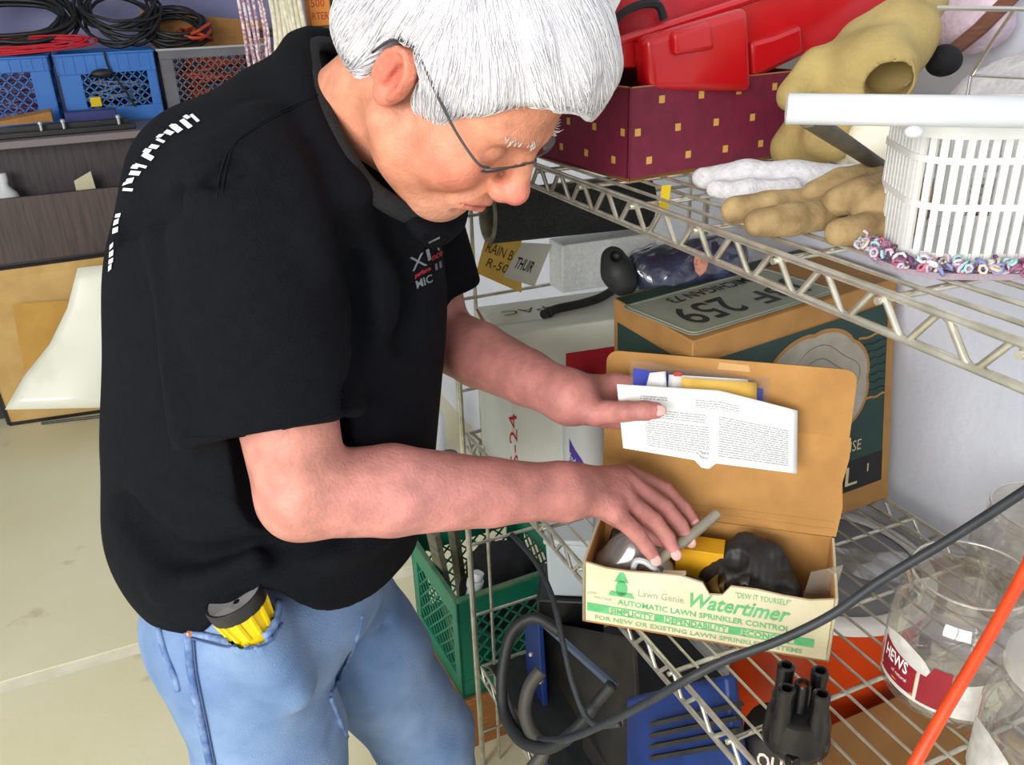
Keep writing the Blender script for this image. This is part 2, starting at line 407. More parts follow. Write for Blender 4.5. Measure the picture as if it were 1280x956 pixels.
# ---- head, in its own frame (x face, y left, z up; ear canals at the origin)
def head_sdf(q):
    Y = np.abs(q[:, 1]); s = np.stack([q[:, 0], Y, q[:, 2]], 1)          # mirrored
    d = s_ell(q, (-.002, 0, .052), (.098, .078, .083))
    d = smin(d, s_ell(q, (.040, 0, -.012), (.056, .064, .088)), .03)
    d = smin(d, s_cap(s, (-.005, .056, -.050), (.062, .022, -.100), .021, .020), .025)    # jaw
    d = smin(d, s_ell(s, (.022, .044, -.066), (.034, .026, .034)), .02)                      # jowl
    d = smin(d, s_ell(q, (.076, 0, -.104), (.020, .026, .019)), .018)                         # chin
    d = smin(d, s_ell(q, (.035, 0, -.098), (.040, .036, .022)), .03)                          # under the chin
    d = smin(d, s_ell(s, (.058, .044, -.028), (.034, .028, .034)), .02)                      # cheek
    d = smin(d, s_ell(q, (.082, 0, -.064), (.025, .031, .030)), .018)                         # muzzle
    d = smin(d, s_cap(s, (.092, .010, .026), (.074, .046, .028), .012, .011), .014)           # brow
    d = smax(d, -s_ell(s, (.100, .033, .006), (.020, .019, .013)), .012)                      # eye socket
    d = smin(d, s_ell(s, (.078, .033, .004), (.0135, .016, .0125)), .004)                     # lids
    d = smin(d, s_cap(s, (.070, .020, -.010), (.074, .048, -.012), .009, .009), .012)         # bag below the eye
    d = smin(d, s_cap(q, (.094, 0, .018), (.117, 0, -.026), .0090, .0125), .010)              # nose bridge
    d = smin(d, s_ell(q, (.117, 0, -.030), (.0150, .0140, .0130)), .008)                      # nose tip
    d = smin(d, s_ell(s, (.108, .0135, -.036), (.0125, .0085, .0095)), .006)                  # wing
    d = smax(d, -s_ell(s, (.114, .0075, -.0475), (.006, .004, .006)), .003)                   # nostril
    d = smax(d, -s_cap(s, (.098, .023, -.042), (.083, .036, -.070), .0035, .0025), .008)      # nasolabial fold
    d = smin(d, s_cap(s, (.1075, 0, -.0615), (.093, .024, -.0665), .0052, .003), .005)        # upper lip
    d = smin(d, s_cap(s, (.1050, 0, -.0745), (.093, .022, -.0700), .0062, .003), .005)        # lower lip
    d = smax(d, -s_cap(s, (.114, 0, -.0680), (.094, .026, -.0685), .0018, .0014), .003)       # mouth line
    d = smax(d, -s_cap(s, (.1035, 0, -.0850), (.094, .018, -.0850), .004, .003), .008)
    # ear
    er = np.array([[.96, -.26, .12], [.24, .95, .18], [-.16, -.14, .975]])
    ec = A(-.014, .083, .006)
    e = s_ell(s, ec, (.0200, .0075, .0345), er)
    e = smin(e, s_ell(s, ec + er @ A(.002, -.002, -.026), (.011, .007, .012)), .006)          # lobe
    e = smax(e, -s_ell(s, ec + er @ A(.003, .0090, -.001), (.0115, .0105, .0220)), .003)       # bowl
    th = np.linspace(-.9, 3.5, 9)
    rim = [ec + er @ A(.0165 * math.cos(t + .4) - .002, .006, .0295 * math.sin(t + .4) + .001) for t in th]
    e = smin(e, s_path(s, rim, [.0034] * 9), .003)
    e = smin(e, s_cap(s, ec + er @ A(-.004, .005, -.010), ec + er @ A(-.007, .004, .018), .003, .003), .004)
    e = smin(e, s_ell(s, ec + er @ A(.013, .001, -.004), (.005, .005, .007)), .004)            # tragus
    d = smin(d, e, .006)
    return d

# ---- hands : wrist, knuckles, joints
def digits(rows, radii): return [([pd(*k) for k in r], q) for r, q in zip(rows, radii)]
RH = digits([
    [(722, 622, 1.055), (768, 640, 1.060), (797, 668, 1.080), (809, 684, 1.088), (817, 696, 1.094)],
    [(720, 615, 1.062), (782, 624, 1.082), (818, 652, 1.102), (834, 672, 1.108), (843, 689, 1.112)],
    [(720, 607, 1.070), (788, 605, 1.106), (831, 634, 1.126), (850, 656, 1.132), (861, 674, 1.134)],
    [(722, 600, 1.078), (783, 592, 1.130), (830, 611, 1.152), (853, 634, 1.156), (868, 652, 1.156)],
    [(716, 618, 1.085), (752, 634, 1.130), (800, 664, 1.150), (832, 676, 1.142)]],
    [[.014, .0125, .0105, .0095, .0080], [.015, .0130, .0112, .0100, .0082], [.015, .0135, .0115, .0102, .0084],
     [.015, .0130, .0112, .0100, .0082], [.016, .0150, .0120, .0098]])
LH = digits([
    [(725, 506, 1.112), (745, 516, 1.086), (783, 514, 1.060), (806, 513, 1.057), (820, 513, 1.058)],          # thumb, in front of the sheets
    [(727, 488, 1.128), (768, 478, 1.142), (806, 482, 1.140), (830, 486, 1.138), (848, 489, 1.138)],
    [(726, 495, 1.132), (768, 494, 1.150), (812, 498, 1.146), (838, 501, 1.143), (858, 503, 1.142)],
    [(726, 503, 1.134), (764, 509, 1.150), (806, 514, 1.146), (830, 517, 1.142), (848, 519, 1.140)],
    [(724, 510, 1.132), (757, 523, 1.142), (788, 529, 1.140), (806, 532, 1.138), (820, 534, 1.136)]],
    [[.018, .0165, .0128, .0122, .0105], [.015, .0130, .0112, .0100, .0085], [.015, .0135, .0115, .0102, .0085],
     [.015, .0130, .0110, .0098, .0082], [.014, .0120, .0100, .0090, .0075]])
def hand_sdf(p, D, wrist, thumb):
    palm = None
    for i, (pts, r) in enumerate(D):
        if i == thumb: continue
        e = s_cap(p, pts[0], pts[1], r[0], r[1]); palm = e if palm is None else smin(palm, e, .016)
    nf = [k for k in range(5) if k != thumb]
    for a, b in zip(nf[:-1], nf[1:]):
        m0 = (D[a][0][0] + D[b][0][0]) / 2; m1 = (D[a][0][1] + D[b][0][1]) / 2
        palm = smin(palm, s_cap(p, m0, m0 * .15 + m1 * .85, .014, .0115), .012)
    palm = smin(palm, s_cap(p, wrist, (D[nf[1]][0][0] + D[nf[2]][0][0]) / 2, .031, .022), .03)
    d = palm
    for i, (pts, r) in enumerate(D):
        f = s_path(p, pts[(0 if i == thumb else 1):], r[(0 if i == thumb else 1):], .003)
        d = smin(d, f, .010 if i == thumb else .004)
    return d
def nail_sdf(p, pts, r, cam_dir):
    t = nrm(pts[-1] - pts[-2]); n = nrm(cam_dir - t * (cam_dir @ t)); w = np.cross(t, n)
    return s_ell(p, pts[-1] + n * (r[-1] * .78) + t * .002, (.0095, .0078, .0028), np.stack([t, w, n], 1))

def near(p, c, r): return np.linalg.norm(p - c, axis=1) < r
def body_sdf(p):
    d = np.full(len(p), 1.0)
    # trunk and legs (under the clothes)
    t = s_ell(p, tpt(SHM, -.005, 0, -.15), (.105, .150, .19), TR)
    t = smin(t, s_ell(p, tpt(PEL, .02, 0, .14), (.13, .145, .18), TR), .05)
    t = smin(t, s_cap(p, R_SH, SHM, .045, .06), .05); t = smin(t, s_cap(p, L_SH, SHM, .045, .06), .05)
    t = smin(t, s_ell(p, PEL, (.11, .14, .11), TR), .05)
    for hip, kn, an in LEGS:
        t = smin(t, s_path(p, [hip, kn, an], [.075, .05, .034]), .04)
    d = t
    # neck
    n = s_cap(p, N0, N1, .058, .055)
    n = smin(n, s_cap(p, N0 + FT * .045, h2w((.010, 0, -.060)), .05, .045), .03)
    d = smin(d, n, .03)
    # arms
    ar = s_path(p, [R_SH, R_SH * .5 + R_EL * .5, R_EL], [.055, .056, .049], .01)
    ar = smin(ar, s_path(p, [R_EL, R_EL * .68 + R_WR * .32 + A(0, 0, .004), R_EL * .3 + R_WR * .7, R_WR], [.047, .0515, .0405, .0320], .006), .012)
    ar = smin(ar, s_cap(p, R_EL + pd(364, 648, .925) * 0 + (pd(362, 648, .93) - R_EL) * .85, R_EL, .018, .032), .015)    # point of the elbow
    al = s_path(p, [L_SH, L_SH * .5 + L_EL * .5, L_EL], [.055, .054, .047], .01)
    al = smin(al, s_path(p, [L_EL, L_EL * .66 + L_WR * .34, L_EL * .3 + L_WR * .7, L_WR], [.046, .0455, .0375, .031], .006), .012)
    m = near(p, R_WR, .30)
    if m.any(): ar[m] = smin(ar[m], hand_sdf(p[m], RH, R_WR, 4), .02)
    m = near(p, L_WR, .30)
    if m.any(): al[m] = smin(al[m], hand_sdf(p[m], LH, L_WR, 0), .02)
    d = smin(d, smin(ar, al, .001), .03)
    m = near(p, HT, .26)
    if m.any(): d[m] = smin(d[m], head_sdf(w2h(p[m])) * HS, .022)
    return d
R_HIP = tpt(PEL, .0, -.092, -.03); L_HIP = tpt(PEL, .0, .092, -.03)
LEGS = [(R_HIP, A(R_HIP[0] + .03, R_HIP[1] - .03, .50), A(R_HIP[0] - .02, R_HIP[1] + .0, .09)),
        (L_HIP, A(L_HIP[0] + .15, L_HIP[1] - .02, .50), A(L_HIP[0] + .20, L_HIP[1] + .02, .09))]

def mixc(a, b, t): return a * (1 - t[:, None]) + np.asarray(b) * t[:, None]
def sst(e0, e1, x): t = np.clip((x - e0) / (e1 - e0), 0, 1); return t * t * (3 - 2 * t)
def skin_colour(V):
    c = np.tile(np.array(lin((192, 132, 120))), (len(V), 1))
    q = w2h(V); hd = np.linalg.norm(q - A(.03, 0, 0), axis=1); onh = 1 - sst(.16, .22, hd)
    c = mixc(c, lin((204, 138, 112)), onh)
    s = np.stack([q[:, 0], np.abs(q[:, 1]), q[:, 2]], 1)
    def blob(ctr, r): return np.clip(1 - np.linalg.norm((s - A(*ctr)) / A(*r), axis=1), 0, 1) ** .7 * (hd < .3)
    c = mixc(c, lin((206, 112, 106)), .95 * blob((.128, 0, -.034), (.03, .03, .03)))
    c = mixc(c, lin((205, 118, 100)), .75 * blob((.07, .055, -.03), (.05, .04, .045)))
    c = mixc(c, lin((188, 96, 86)), .85 * blob((-.014, .088, .006), (.034, .03, .045)))
    c = mixc(c, lin((178, 92, 92)), .95 * blob((.104, 0, -.068), (.02, .034, .013)))
    c = mixc(c, lin((120, 50, 50)), 1.0 * blob((.100, .008, -.068), (.02, .022, .0032)))
    c = mixc(c, lin((214, 168, 146)), .6 * blob((.07, 0, -.10), (.05, .06, .035)))
    # forearms and hands are pinker
    fa = (1 - sst(.20, .34, np.linalg.norm(V - R_WR, axis=1))) * (1 - onh); c = mixc(c, lin((194, 132, 126)), fa)
    fl = (1 - sst(.16, .26, np.linalg.norm(V - L_WR, axis=1))) * (1 - onh); c = mixc(c, lin((178, 118, 112)), fl)
    for D in (RH, LH):
        for pts, r in D:
            k = np.clip(1 - np.linalg.norm(V - pts[-1], axis=1) / .02, 0, 1); c = mixc(c, lin((208, 124, 122)), .7 * k)
    fr = wob(V, 160, 3) * .5 + wob(V, 420, 4) * .5
    return c * (1 + .10 * fr)[:, None]
def pigment_mat(name, rough, sss, bump, bscale, mott=0.12):
    m = mat(name, (200, 150, 130), rough, bump=bump, bscale=bscale, sss=sss, spec=.35)
    nt = m.node_tree; n = nt.nodes; l = nt.links; b = n['Principled BSDF']
    at = n.new('ShaderNodeAttribute'); at.attribute_name = 'pigment'
    no = n.new('ShaderNodeTexNoise'); no.inputs['Scale'].default_value = 38; no.inputs['Detail'].default_value = 6
    tc = n['Texture Coordinate']; l.new(tc.outputs['Object'], no.inputs['Vector'])
    mr = n.new('ShaderNodeMapRange'); mr.inputs['From Min'].default_value = .3; mr.inputs['From Max'].default_value = .7
    mr.inputs['To Min'].default_value = 1 - mott; mr.inputs['To Max'].default_value = 1 + mott; l.new(no.outputs['Fac'], mr.inputs['Value'])
    vm = n.new('ShaderNodeVectorMath'); vm.operation = 'SCALE'; l.new(at.outputs['Color'], vm.inputs[0]); l.new(mr.outputs[0], vm.inputs['Scale'])
    l.new(vm.outputs[0], b.inputs['Base Color']); return m
M_SKIN = pigment_mat('skin', .48, .12, .3, 240, .20)
PO = A(PEL[0], PEL[1], 0)
person, PV, PQ = sdf_obj('person', body_sdf, (-.25, .55, .04), (.80, 1.50, 1.80), HRES, M_SKIN, colour=skin_colour, origin=PO)
tag(person, 'white-haired man in black T-shirt and blue jeans bending over an open carton', 'person')
nb = B()
# nails
def add_nail(pts, r, name='fingernail'):
    t = nrm(pts[-1] - pts[-2]); cd = nrm(CAM - pts[-1]); n = nrm(cd - t * (cd @ t)); w = np.cross(t, n)
    b = B(); b.ball(pts[-1] + n * (r[-1] * .72) + t * .0025, (.0088, .0072, .0030), 12, rot=np.stack([t, w, n], 1)); b.build(name, M_NAIL, person, angle=180)
M_NAIL = mat('nail', (226, 172, 168), .35)
add_nail(*LH[0])
for D in RH[:4]: add_nail(*D)

# ---- hair
def seg_poly_sd(x, z, P):
    P = np.asarray(P, float); n = len(P); d = np.full(len(x), 1e9); ins = np.zeros(len(x), bool)
    for i in range(n):
        a, b = P[i], P[(i + 1) % n]; e = b - a; w0 = x - a[0]; w1 = z - a[1]
        t = np.clip((w0 * e[0] + w1 * e[1]) / (e @ e), 0, 1); d = np.minimum(d, np.hypot(w0 - t * e[0], w1 - t * e[1]))
        c = ((a[1] <= z) != (b[1] <= z)); 
        with np.errstate(divide='ignore', invalid='ignore'):
            xi = a[0] + (z - a[1]) * e[0] / (e[1] if e[1] != 0 else 1e-9)
        ins ^= c & (x < xi)
    return np.where(ins, -d, d)
HPOLY = [(.22, .085), (.092, .080), (.070, .060), (.060, .040), (.046, .022), (.040, -.004), (.030, -.030), (.014, -.034), (.006, -.004), (.004, .030),
         (-.012, .044), (-.032, .036), (-.040, .000), (-.046, -.040), (-.056, -.074), (-.22, -.086), (-.22, .3), (.22, .3)]
def hair_sdf(q):
    yl = np.clip(q[:, 1] / .05, -1, 1)
    zz = q[:, 2] + .030 * np.clip(yl, 0, 1) * sst(.03, .09, q[:, 0])            # fringe falls lower on his left
    d = s_ell(q, (-.008, 0, .056), (.1140, .0935, .0960))
    d = smin(d, s_ell(q, (.034, .010, .098), (.062, .070, .046)), .03)            # full front quiff
    d = smin(d, s_ell(q, (.084, .026, .070), (.026, .044, .042)), .03)            # fringe
    d = smin(d, s_ell(q, (-.066, 0, .004), (.060, .078, .074)), .03)                # nape
    d = d + .0022 * np.sin((q[:, 1] * 150 + 12 * q[:, 2] + 6 * q[:, 0])) * np.sin(q[:, 2] * 60 + 20 * q[:, 1] + 1) + .002 * wob(q, 90, 11)
    return smax(d, seg_poly_sd(q[:, 0], zz, HPOLY), .010)
def hair_w(p): return hair_sdf(w2h(p)) * HS
M_HAIR = mat('white_hair', (236, 236, 240), .55, col2=(214, 213, 222), scale=60, stretch=(1, 1, 1), bump=.5, bscale=180, sheen=.2)
hair, HV, HQ = sdf_obj('hair', hair_w, HT - .2, HT + .22, .0030, M_HAIR, person, origin=PO)
def hgrad(q, e=.0015):
    g = np.stack([hair_sdf(q + e * np.eye(3)[i]) - hair_sdf(q - e * np.eye(3)[i]) for i in range(3)], 1)
    return g / np.maximum(np.linalg.norm(g, axis=1), 1e-9)[:, None]
def strands(n, steps, ds):
    q = w2h(HV); idx = rng.choice(len(q), n); q = q[idx] + rng.normal(0, .001, (n, 3))
    T = [q.copy()]
    for s in range(steps):
        g = hgrad(q); side = np.clip((np.abs(q[:, 1]) - .035) / .04, 0, 1) * np.clip((.10 - q[:, 2]) / .06, 0, 1)
        crown = A(-.055, 0, .13)
        rad = q - crown; rad /= np.linalg.norm(rad, axis=1)[:, None]
        fl = rad * .8 + A(.35, .25, -.25) * (q[:, :1] > .0) + A(-.15, 0, -.9) * side[:, None] + rng.normal(0, .10, (n, 3))
        fl -= g * (fl * g).sum(1)[:, None]; fl /= np.maximum(np.linalg.norm(fl, axis=1), 1e-6)[:, None]
        q = q + fl * ds; q = q - hgrad(q) * (hair_sdf(q) - (.0012 + .0012 * np.sin(idx)))[:, None] * .9
        T.append(q.copy())
    return np.stack(T, 1)
ST = strands(NSTR, 7, .0065)
W = (ST.reshape(-1, 3) * HS) @ HR.T + HT; W = W.reshape(ST.shape)
def strand_mesh(W, r0):
    n, k, _ = W.shape; T = np.gradient(W, axis=1); T /= np.maximum(np.linalg.norm(T, axis=2), 1e-9)[..., None]
    a = np.cross(T, A(.3, .5, .8)); a /= np.maximum(np.linalg.norm(a, axis=2), 1e-9)[..., None]; b = np.cross(T, a)
    rr = r0 * np.linspace(1, .25, k)[None, :, None]
    ring = np.stack([W + rr * (math.cos(t) * a + math.sin(t) * b) for t in (0, 2.09, 4.19)], 2)   # n,k,3,3
    V = ring.reshape(-1, 3); base = (np.arange(n)[:, None] * k + np.arange(k - 1)[None]) * 3
    Q = np.concatenate([np.stack([base + i, base + (i + 1) % 3, base + 3 + (i + 1) % 3, base + 3 + i], -1).reshape(-1, 4) for i in range(3)])
    return V, Q
sv, sq = strand_mesh(W, .00065)
so = link_mesh('hair_strands', fast_mesh('hair_strands', sv, sq, PO), mat('white_hair_strand', (240, 240, 244), .5, col2=(222, 221, 230), scale=40), hair, PO); so['kind'] = 'stuff'
# brows
for sgn in (-1, 1):
    bb = B()
    for i in range(26):
        t = rng.random(); c = A(.100 - .02 * t, sgn * (.014 + .034 * t), .031 + .004 * rng.random())
        e = c + A(.006, sgn * .009, .003 * rng.normal())
        bb.tube([h2w(c), h2w((c + e) / 2 + A(.002, 0, 0)), h2w(e)], [.0008, .0006, .0003], 4)
    eb = bb.build('eyebrow', mat('brow_hair', (205, 200, 196), .6), person, angle=180); eb['kind'] = 'stuff'

# ---- spectacles
M_FRAME = mat('spectacle_metal', (92, 96, 100), .3, .8)
gl = thing('spectacles', 'thin grey metal-framed spectacles on the white-haired man', 'glasses', h2w((.10, 0, -.005)))
GZ, GX = .002, .106
def rim_pts(s): return [h2w((GX - .012 * (abs(y) / .06) ** 2 + .45 * z, s * y, z * .9 + GZ)) for y, z in
    [(.0355 + .024 * math.cos(t) * (1 + .08 * math.cos(2 * t)), .0145 * math.sin(t) * (1 + .08 * math.cos(2 * t))) for t in np.linspace(0, 2 * math.pi, 28, endpoint=False)]]
for s in (-1, 1):
    b = B(); b.tube(rim_pts(s), .0011, 6, True); b.build('rim', M_FRAME, gl, angle=180)
    P = np.array(rim_pts(s)); b = B(); b.add(np.vstack([P, P.mean(0)]), [(i, (i + 1) % 28, 28) for i in range(28)])
    b.build('lens', clear_mat('lens_glass', (245, 250, 250), .05, .35), gl)
    b = B(); b.tube(spline([h2w((GX - .012, s * .0600, GZ + .004)), h2w((GX - .020, s * .0720, GZ + .006)), h2w((.055, s * .0790, GZ + .014)), h2w((.020, s * .0900, .034)), h2w((-.008, s * .0940, .046)), h2w((-.030, s * .0930, .036)), h2w((-.040, s * .090, .008))], 5), .0013, 6); b.build('temple', M_FRAME, gl, angle=180)
b = B(); b.tube(spline([h2w((GX, -.0125, GZ + .003)), h2w((GX + .006, 0, GZ + .007)), h2w((GX, .0125, GZ + .003))], 5), .0011, 6); b.build('bridge', M_FRAME, gl, angle=180)

# the torch and its pocket
T_C = pd(314, 780, 1.0); T_AX = nrm(MROT @ A(-.32, .80, .42))

# ---- T-shirt
def march(fn, u, v, t0=.4, n=60):
    r = ray(u, v); L = np.linalg.norm(r); t = t0
    for _ in range(n):
        d = fn((CAM + r * t)[None])[0]; t += d / L * .8
        if abs(d) < 2e-4: break
    return CAM + r * t
S_HEMR = pd(345, 540, .905)
def collar_ring():
    pts = [(388, 60, .985), (391, 95, .93), (404, 140, .895), (428, 190, .880), (458, 232, .885), (498, 260, .905), (545, 272, .95), (572, 235, 1.02), (545, 150, 1.06), (470, 82, 1.06), (420, 58, 1.03)]
    return spline([pd(*c) for c in pts], 6, True)
RING = collar_ring(); NAX = nrm(N1 - N0)
RING_C = RING.mean(0)
RLOW = np.array([q + (q - RING_C) * .10 - NAX * .012 for q in RING[::3]])
RLOW = np.vstack([RLOW, RLOW[:1]])
def shirt_base(p):
    d = s_ell(p, tpt(SHM, -.040, 0, -.135), (.195, .212, .185), TR)                       # chest and back
    d = smin(d, s_ell(p, tpt(PEL, -.028, 0, .200), (.214, .202, .230), TR), .12)         # belly
    d = smin(d, s_ell(p, tpt(PEL, -.025, 0, .070), (.195, .196, .150), TR), .05)         # hips
    d = smin(d, s_ell(p, tpt(SHM, -.075, -.01, -.030), (.130, .180, .095), TR), .05)
    d = smin(d, s_cap(p, tpt(SHM, -.03, -.05, .01), R_SH, .075, .070), .05)
    d = smin(d, s_cap(p, tpt(SHM, -.02, .05, -.005), L_SH, .070, .068), .05)
    d = smin(d, s_cap(p, tpt(N0, -.028, 0, .030), N0 - UT * .05, .070, .09), .04)
    d = smin(d, s_cap(p, tpt(SHM, .075, -.02, .0), tpt(SHM, .03, 0, -.06), .07, .09), .05)
    m = np.linalg.norm(p - RING_C, axis=1) < .24
    if m.any(): d[m] = smin(d[m], s_path(p[m], list(RLOW), [.016] * len(RLOW)), .04)
    # sleeves
    ar = nrm(S_HEMR - R_SH); sd = nrm(np.cross(ar, ray(345, 450))); dp = np.cross(ar, sd)
    q = p - R_SH; t = np.clip((q @ ar) / np.linalg.norm(S_HEMR - R_SH), 0, 1.15)
    rw = .076 + .020 * t; rd = .070 + .004 * t
    rad = np.hypot((q @ sd) / rw, (q @ dp) / rd); sl = (rad - 1) * rd
    sl = smax(sl, -(q @ ar) - .03, .04); 
    d2 = smin(d, sl, .035)
    al = nrm(L_EL - L_SH); ql = p - L_SH; tl = np.clip((ql @ al) / .2, 0, 1.3)
    sl2 = np.linalg.norm(ql - (ql @ al)[:, None] * al, axis=1) - (.070 + .010 * tl); sl2 = smax(sl2, -(ql @ al) - .03, .04)
    cutl = (ql @ al) - .215
    sl2 = smax(sl2, cutl, .006)
    # the right sleeve ends at a slanting hem
    hem_n = nrm(np.cross(pd(440, 519, .90) - pd(222, 556, .90), ray(345, 540))); 
    if hem_n @ (R_SH - S_HEMR) > 0: hem_n = -hem_n
    cutr = (p - pd(330, 540, .90)) @ hem_n
    slc = smax(sl, cutr, .006)
    return d, slc, sl2
def zhem(p):
    u = (p - PEL) @ FT; l = (p - PEL) @ LT2
    tu, tl = (T_C - PEL) @ FT, (T_C - PEL) @ LT2
    return .952 + .075 * np.exp(-(((u - tu) / .06) ** 2 + ((l - tl) / .09) ** 2)) + .012 * np.sin(u * 22) + .02 * u / .15
FOLDS = []
def shirt_sdf(p, folds=True):
    d, sr, sl = shirt_base(p)
    d = smin(smin(d, sr, .022), sl, .03)
    # soft cloth undulation, stronger low down
    low = np.clip((1.30 - p[:, 2]) / .3, 0, 1)
    d = d + .0035 * wob(p * A(1, 1, .45), 38, 5) + .004 * low * wob(p * A(1, 1, .35), 52, 6)
    if folds:
        for P, r, k, sg in FOLDS:
            m = np.linalg.norm(p - P.mean(0), axis=1) < (np.linalg.norm(P - P.mean(0), axis=1).max() + .05)
            if m.any():
                e = s_path(p[m], list(P), [r] * len(P))
                d[m] = smin(d[m], e, k) if sg > 0 else smax(d[m], -e, k)
    zh = zhem(p)
    d = smax(d, zh - p[:, 2], .006)
    inner = d + .010
    inner = np.where(p[:, 2] < zh + .07, inner, .05)
    d = np.maximum(d, -np.where(p[:, 2] < zh + .06, s_ell(p, tpt(PEL, .0, 0, .04), (.165, .178, .16), TR), 1))
    # hollow of the sleeve around the arm
    d = np.maximum(d, -s_cap(p, R_SH * .35 + R_EL * .65, R_EL, .062, .075))
    d = np.maximum(d, -s_cap(p, L_SH * .45 + L_EL * .55, L_EL, .060, .072))
    return d
def px_fold(pts, r, k, sg, sink): 
    P = np.array([q for q in (march(lambda q: shirt_sdf(q, False), *c) for c in pts) if abs(shirt_sdf(q[None], False)[0]) < .004])
    if len(P) < 2: return
    back = np.array([nrm(q - CAM) for q in P]) * sink
    FOLDS.append((spline(P + back * sg, 3), r, k, sg))
px_fold([(150, 292), (205, 262), (258, 236), (300, 205)], .010, .014, -1, -.006)
px_fold([(250, 250), (285, 262), (335, 262), (385, 282)], .010, .02, 1, .007)
px_fold([(200, 300), (212, 380), (222, 470), (232, 540)], .012, .025, 1, .008)
px_fold([(445, 330), (452, 420), (440, 500)], .013, .02, -1, -.007)
px_fold([(340, 640), (420, 690), (500, 640)], .014, .03, 1, .009)
px_fold([(160, 640), (230, 700), (330, 690), (420, 660)], .016, .03, -1, -.008)
px_fold([(200, 735), (260, 722), (320, 700)], .012, .02, 1, .007)
px_fold([(330, 150), (372, 230), (400, 330)], .012, .03, 1, .008)
px_fold([(430, 240), (470, 300), (480, 390)], .012, .03, 1, .008)
px_fold([(480, 270), (510, 330), (505, 420)], .012, .03, -1, -.008)
M_SHIRT = mat('black_cotton', (9, 11, 17), .88, col2=(13, 15, 22), scale=90, bump=.35, bscale=420, spec=.14)
shirt, SV, SQ = sdf_obj('shirt', shirt_sdf, (-.30, .55, .86), (.62, 1.52, 1.70), CRES, M_SHIRT, person, origin=PO, relax=2)
s_bvh = BVHTree.FromPolygons([tuple(v) for v in SV], [tuple(int(i) for i in f) for f in SQ])
def on_shirt(pt, direction, off=.001):
    h = s_bvh.ray_cast(Vector(pt), Vector(direction)); 
    if h[0] is None: return None
    n = h[1] if h[1].dot(Vector(direction)) < 0 else -h[1]
    return np.array(h[0] + n * off)
def shirt_px(u, v, off=.001): return on_shirt(CAM, nrm(ray(u, v)), off)
# collar
M_RIB = mat('black_rib_knit', (15, 17, 21), .9, col2=(22, 24, 30), scale=200, bump=.4, bscale=300)
b = B(); b.tube(RING, .0115, 8, True, flat=(1, .8)); b.build('collar', M_RIB, shirt, angle=180)
# seams
M_SEAM = mat('black_seam_thread', (18, 20, 24), .9, spec=.1)
def seam(name, pts, r=.0011, off=.0002, mt=None):
    P = [q for q in (shirt_px(*c, off) for c in spline(np.array(pts, float), 5)) if q is not None]
    b = B(); b.tube(np.array(P), r, 5); return b.build(name, mt or M_SEAM, shirt, angle=180)
seam('shoulder_seam', [(398, 118), (350, 140), (300, 172), (284, 205), (278, 245)]); seam('shoulder_seam', [(394, 122), (345, 146), (294, 178), (277, 210), (271, 248)])
seam('sleeve_hem', [(226, 548), (300, 545), (370, 532), (436, 510)]); 
# prints on the shirt
M_PW = mat('white_shirt_print', (216, 220, 222), .8); M_PG = mat('grey_shirt_print', (112, 118, 126), .8); M_PR = mat('red_shirt_print', (176, 36, 44), .8)
def print_on(name, s, mt, corners, shear=0, bold=.02):
    """lettering whose box corners (bottom-left, bottom-right, top-left) lie at picture-independent points cast on the cloth"""
    V, Fc = text2d(s, shear=shear, bold=bold, res=3); sz = V.max(0); out = []
    a, b_, c = [np.array(k, float) for k in corners]
    for x, y in V:
        uv = a + (b_ - a) * (x / sz[0]) + (c - a) * (y / sz[1]); q = shirt_px(uv[0], uv[1], .0016); out.append(q if q is not None else A(np.nan, 0, 0))
    out = np.array(out); ok = ~np.isnan(out[:, 0]); Fc = [f for f in Fc if all(ok[i] for i in f)]; out[~ok] = out[ok].mean(0)
    return mk(name, out, Fc, mt, shirt, angle=180)
print_on('chest_print', 'X', M_PG, [(515, 339), (533, 331), (511, 322)], bold=.0)
print_on('chest_print', 'I', M_PG, [(534, 326), (538, 324), (532, 311)], bold=.0)
print_on('chest_print', 'T', M_PG, [(541, 316), (554, 310), (535, 301)], bold=.0)
print_on('chest_print', 'perform', M_PR, [(519, 349), (538, 339), (517, 342)], .2)
print_on('chest_print', 'nce', M_PR, [(539, 326), (552, 319), (538, 320)], .2)
print_on('chest_print', 'MIC', M_PG, [(521, 361), (540, 352), (519, 351)])
print_on('chest_print', 'II', M_PG, [(543, 338), (551, 334), (542, 330)])
# brushed white lettering on the back, seen almost edge-on
def strokes(pts, n, wid, seed):
    g = np.random.default_rng(seed); S = spline(np.array(pts, float), 12); b = B()
    for k in range(n):
        i = int((k + .5) / n * (len(S) - 2)); p = S[i]; t = nrm(S[i + 1] - S[i]); nn = A(-t[1], t[0]); w = wid * (.7 + .6 * g.random()); sk = 3 + 3 * g.random(); hw = 1.8 + 2.2 * g.random()
        quad = [p - t * hw, p + t * hw, p + t * (hw + sk) + nn * w, p + t * (sk - hw) + nn * w]; Q = [shirt_px(c[0], c[1], .0016) for c in quad]
        if any(q is None for q in Q): continue
        b.add(Q, [(0, 1, 2, 3)])
    return b.build('back_print', M_PW, shirt, smooth=False) if b.v else None
for seed, (pts, n, wid) in enumerate(([[(154, 240), (167, 211), (191, 181), (217, 158), (248, 140)], 11, 11], [[(153, 236), (168, 206), (192, 177), (216, 156), (240, 141)], 6, 6], [[(142, 292), (144, 278), (147, 266)], 3, 7], [[(137, 338), (138, 322), (139, 306)], 4, 5])):
    o = strokes(pts, n, wid, seed)
    if o: o['kind'] = 'stuff'

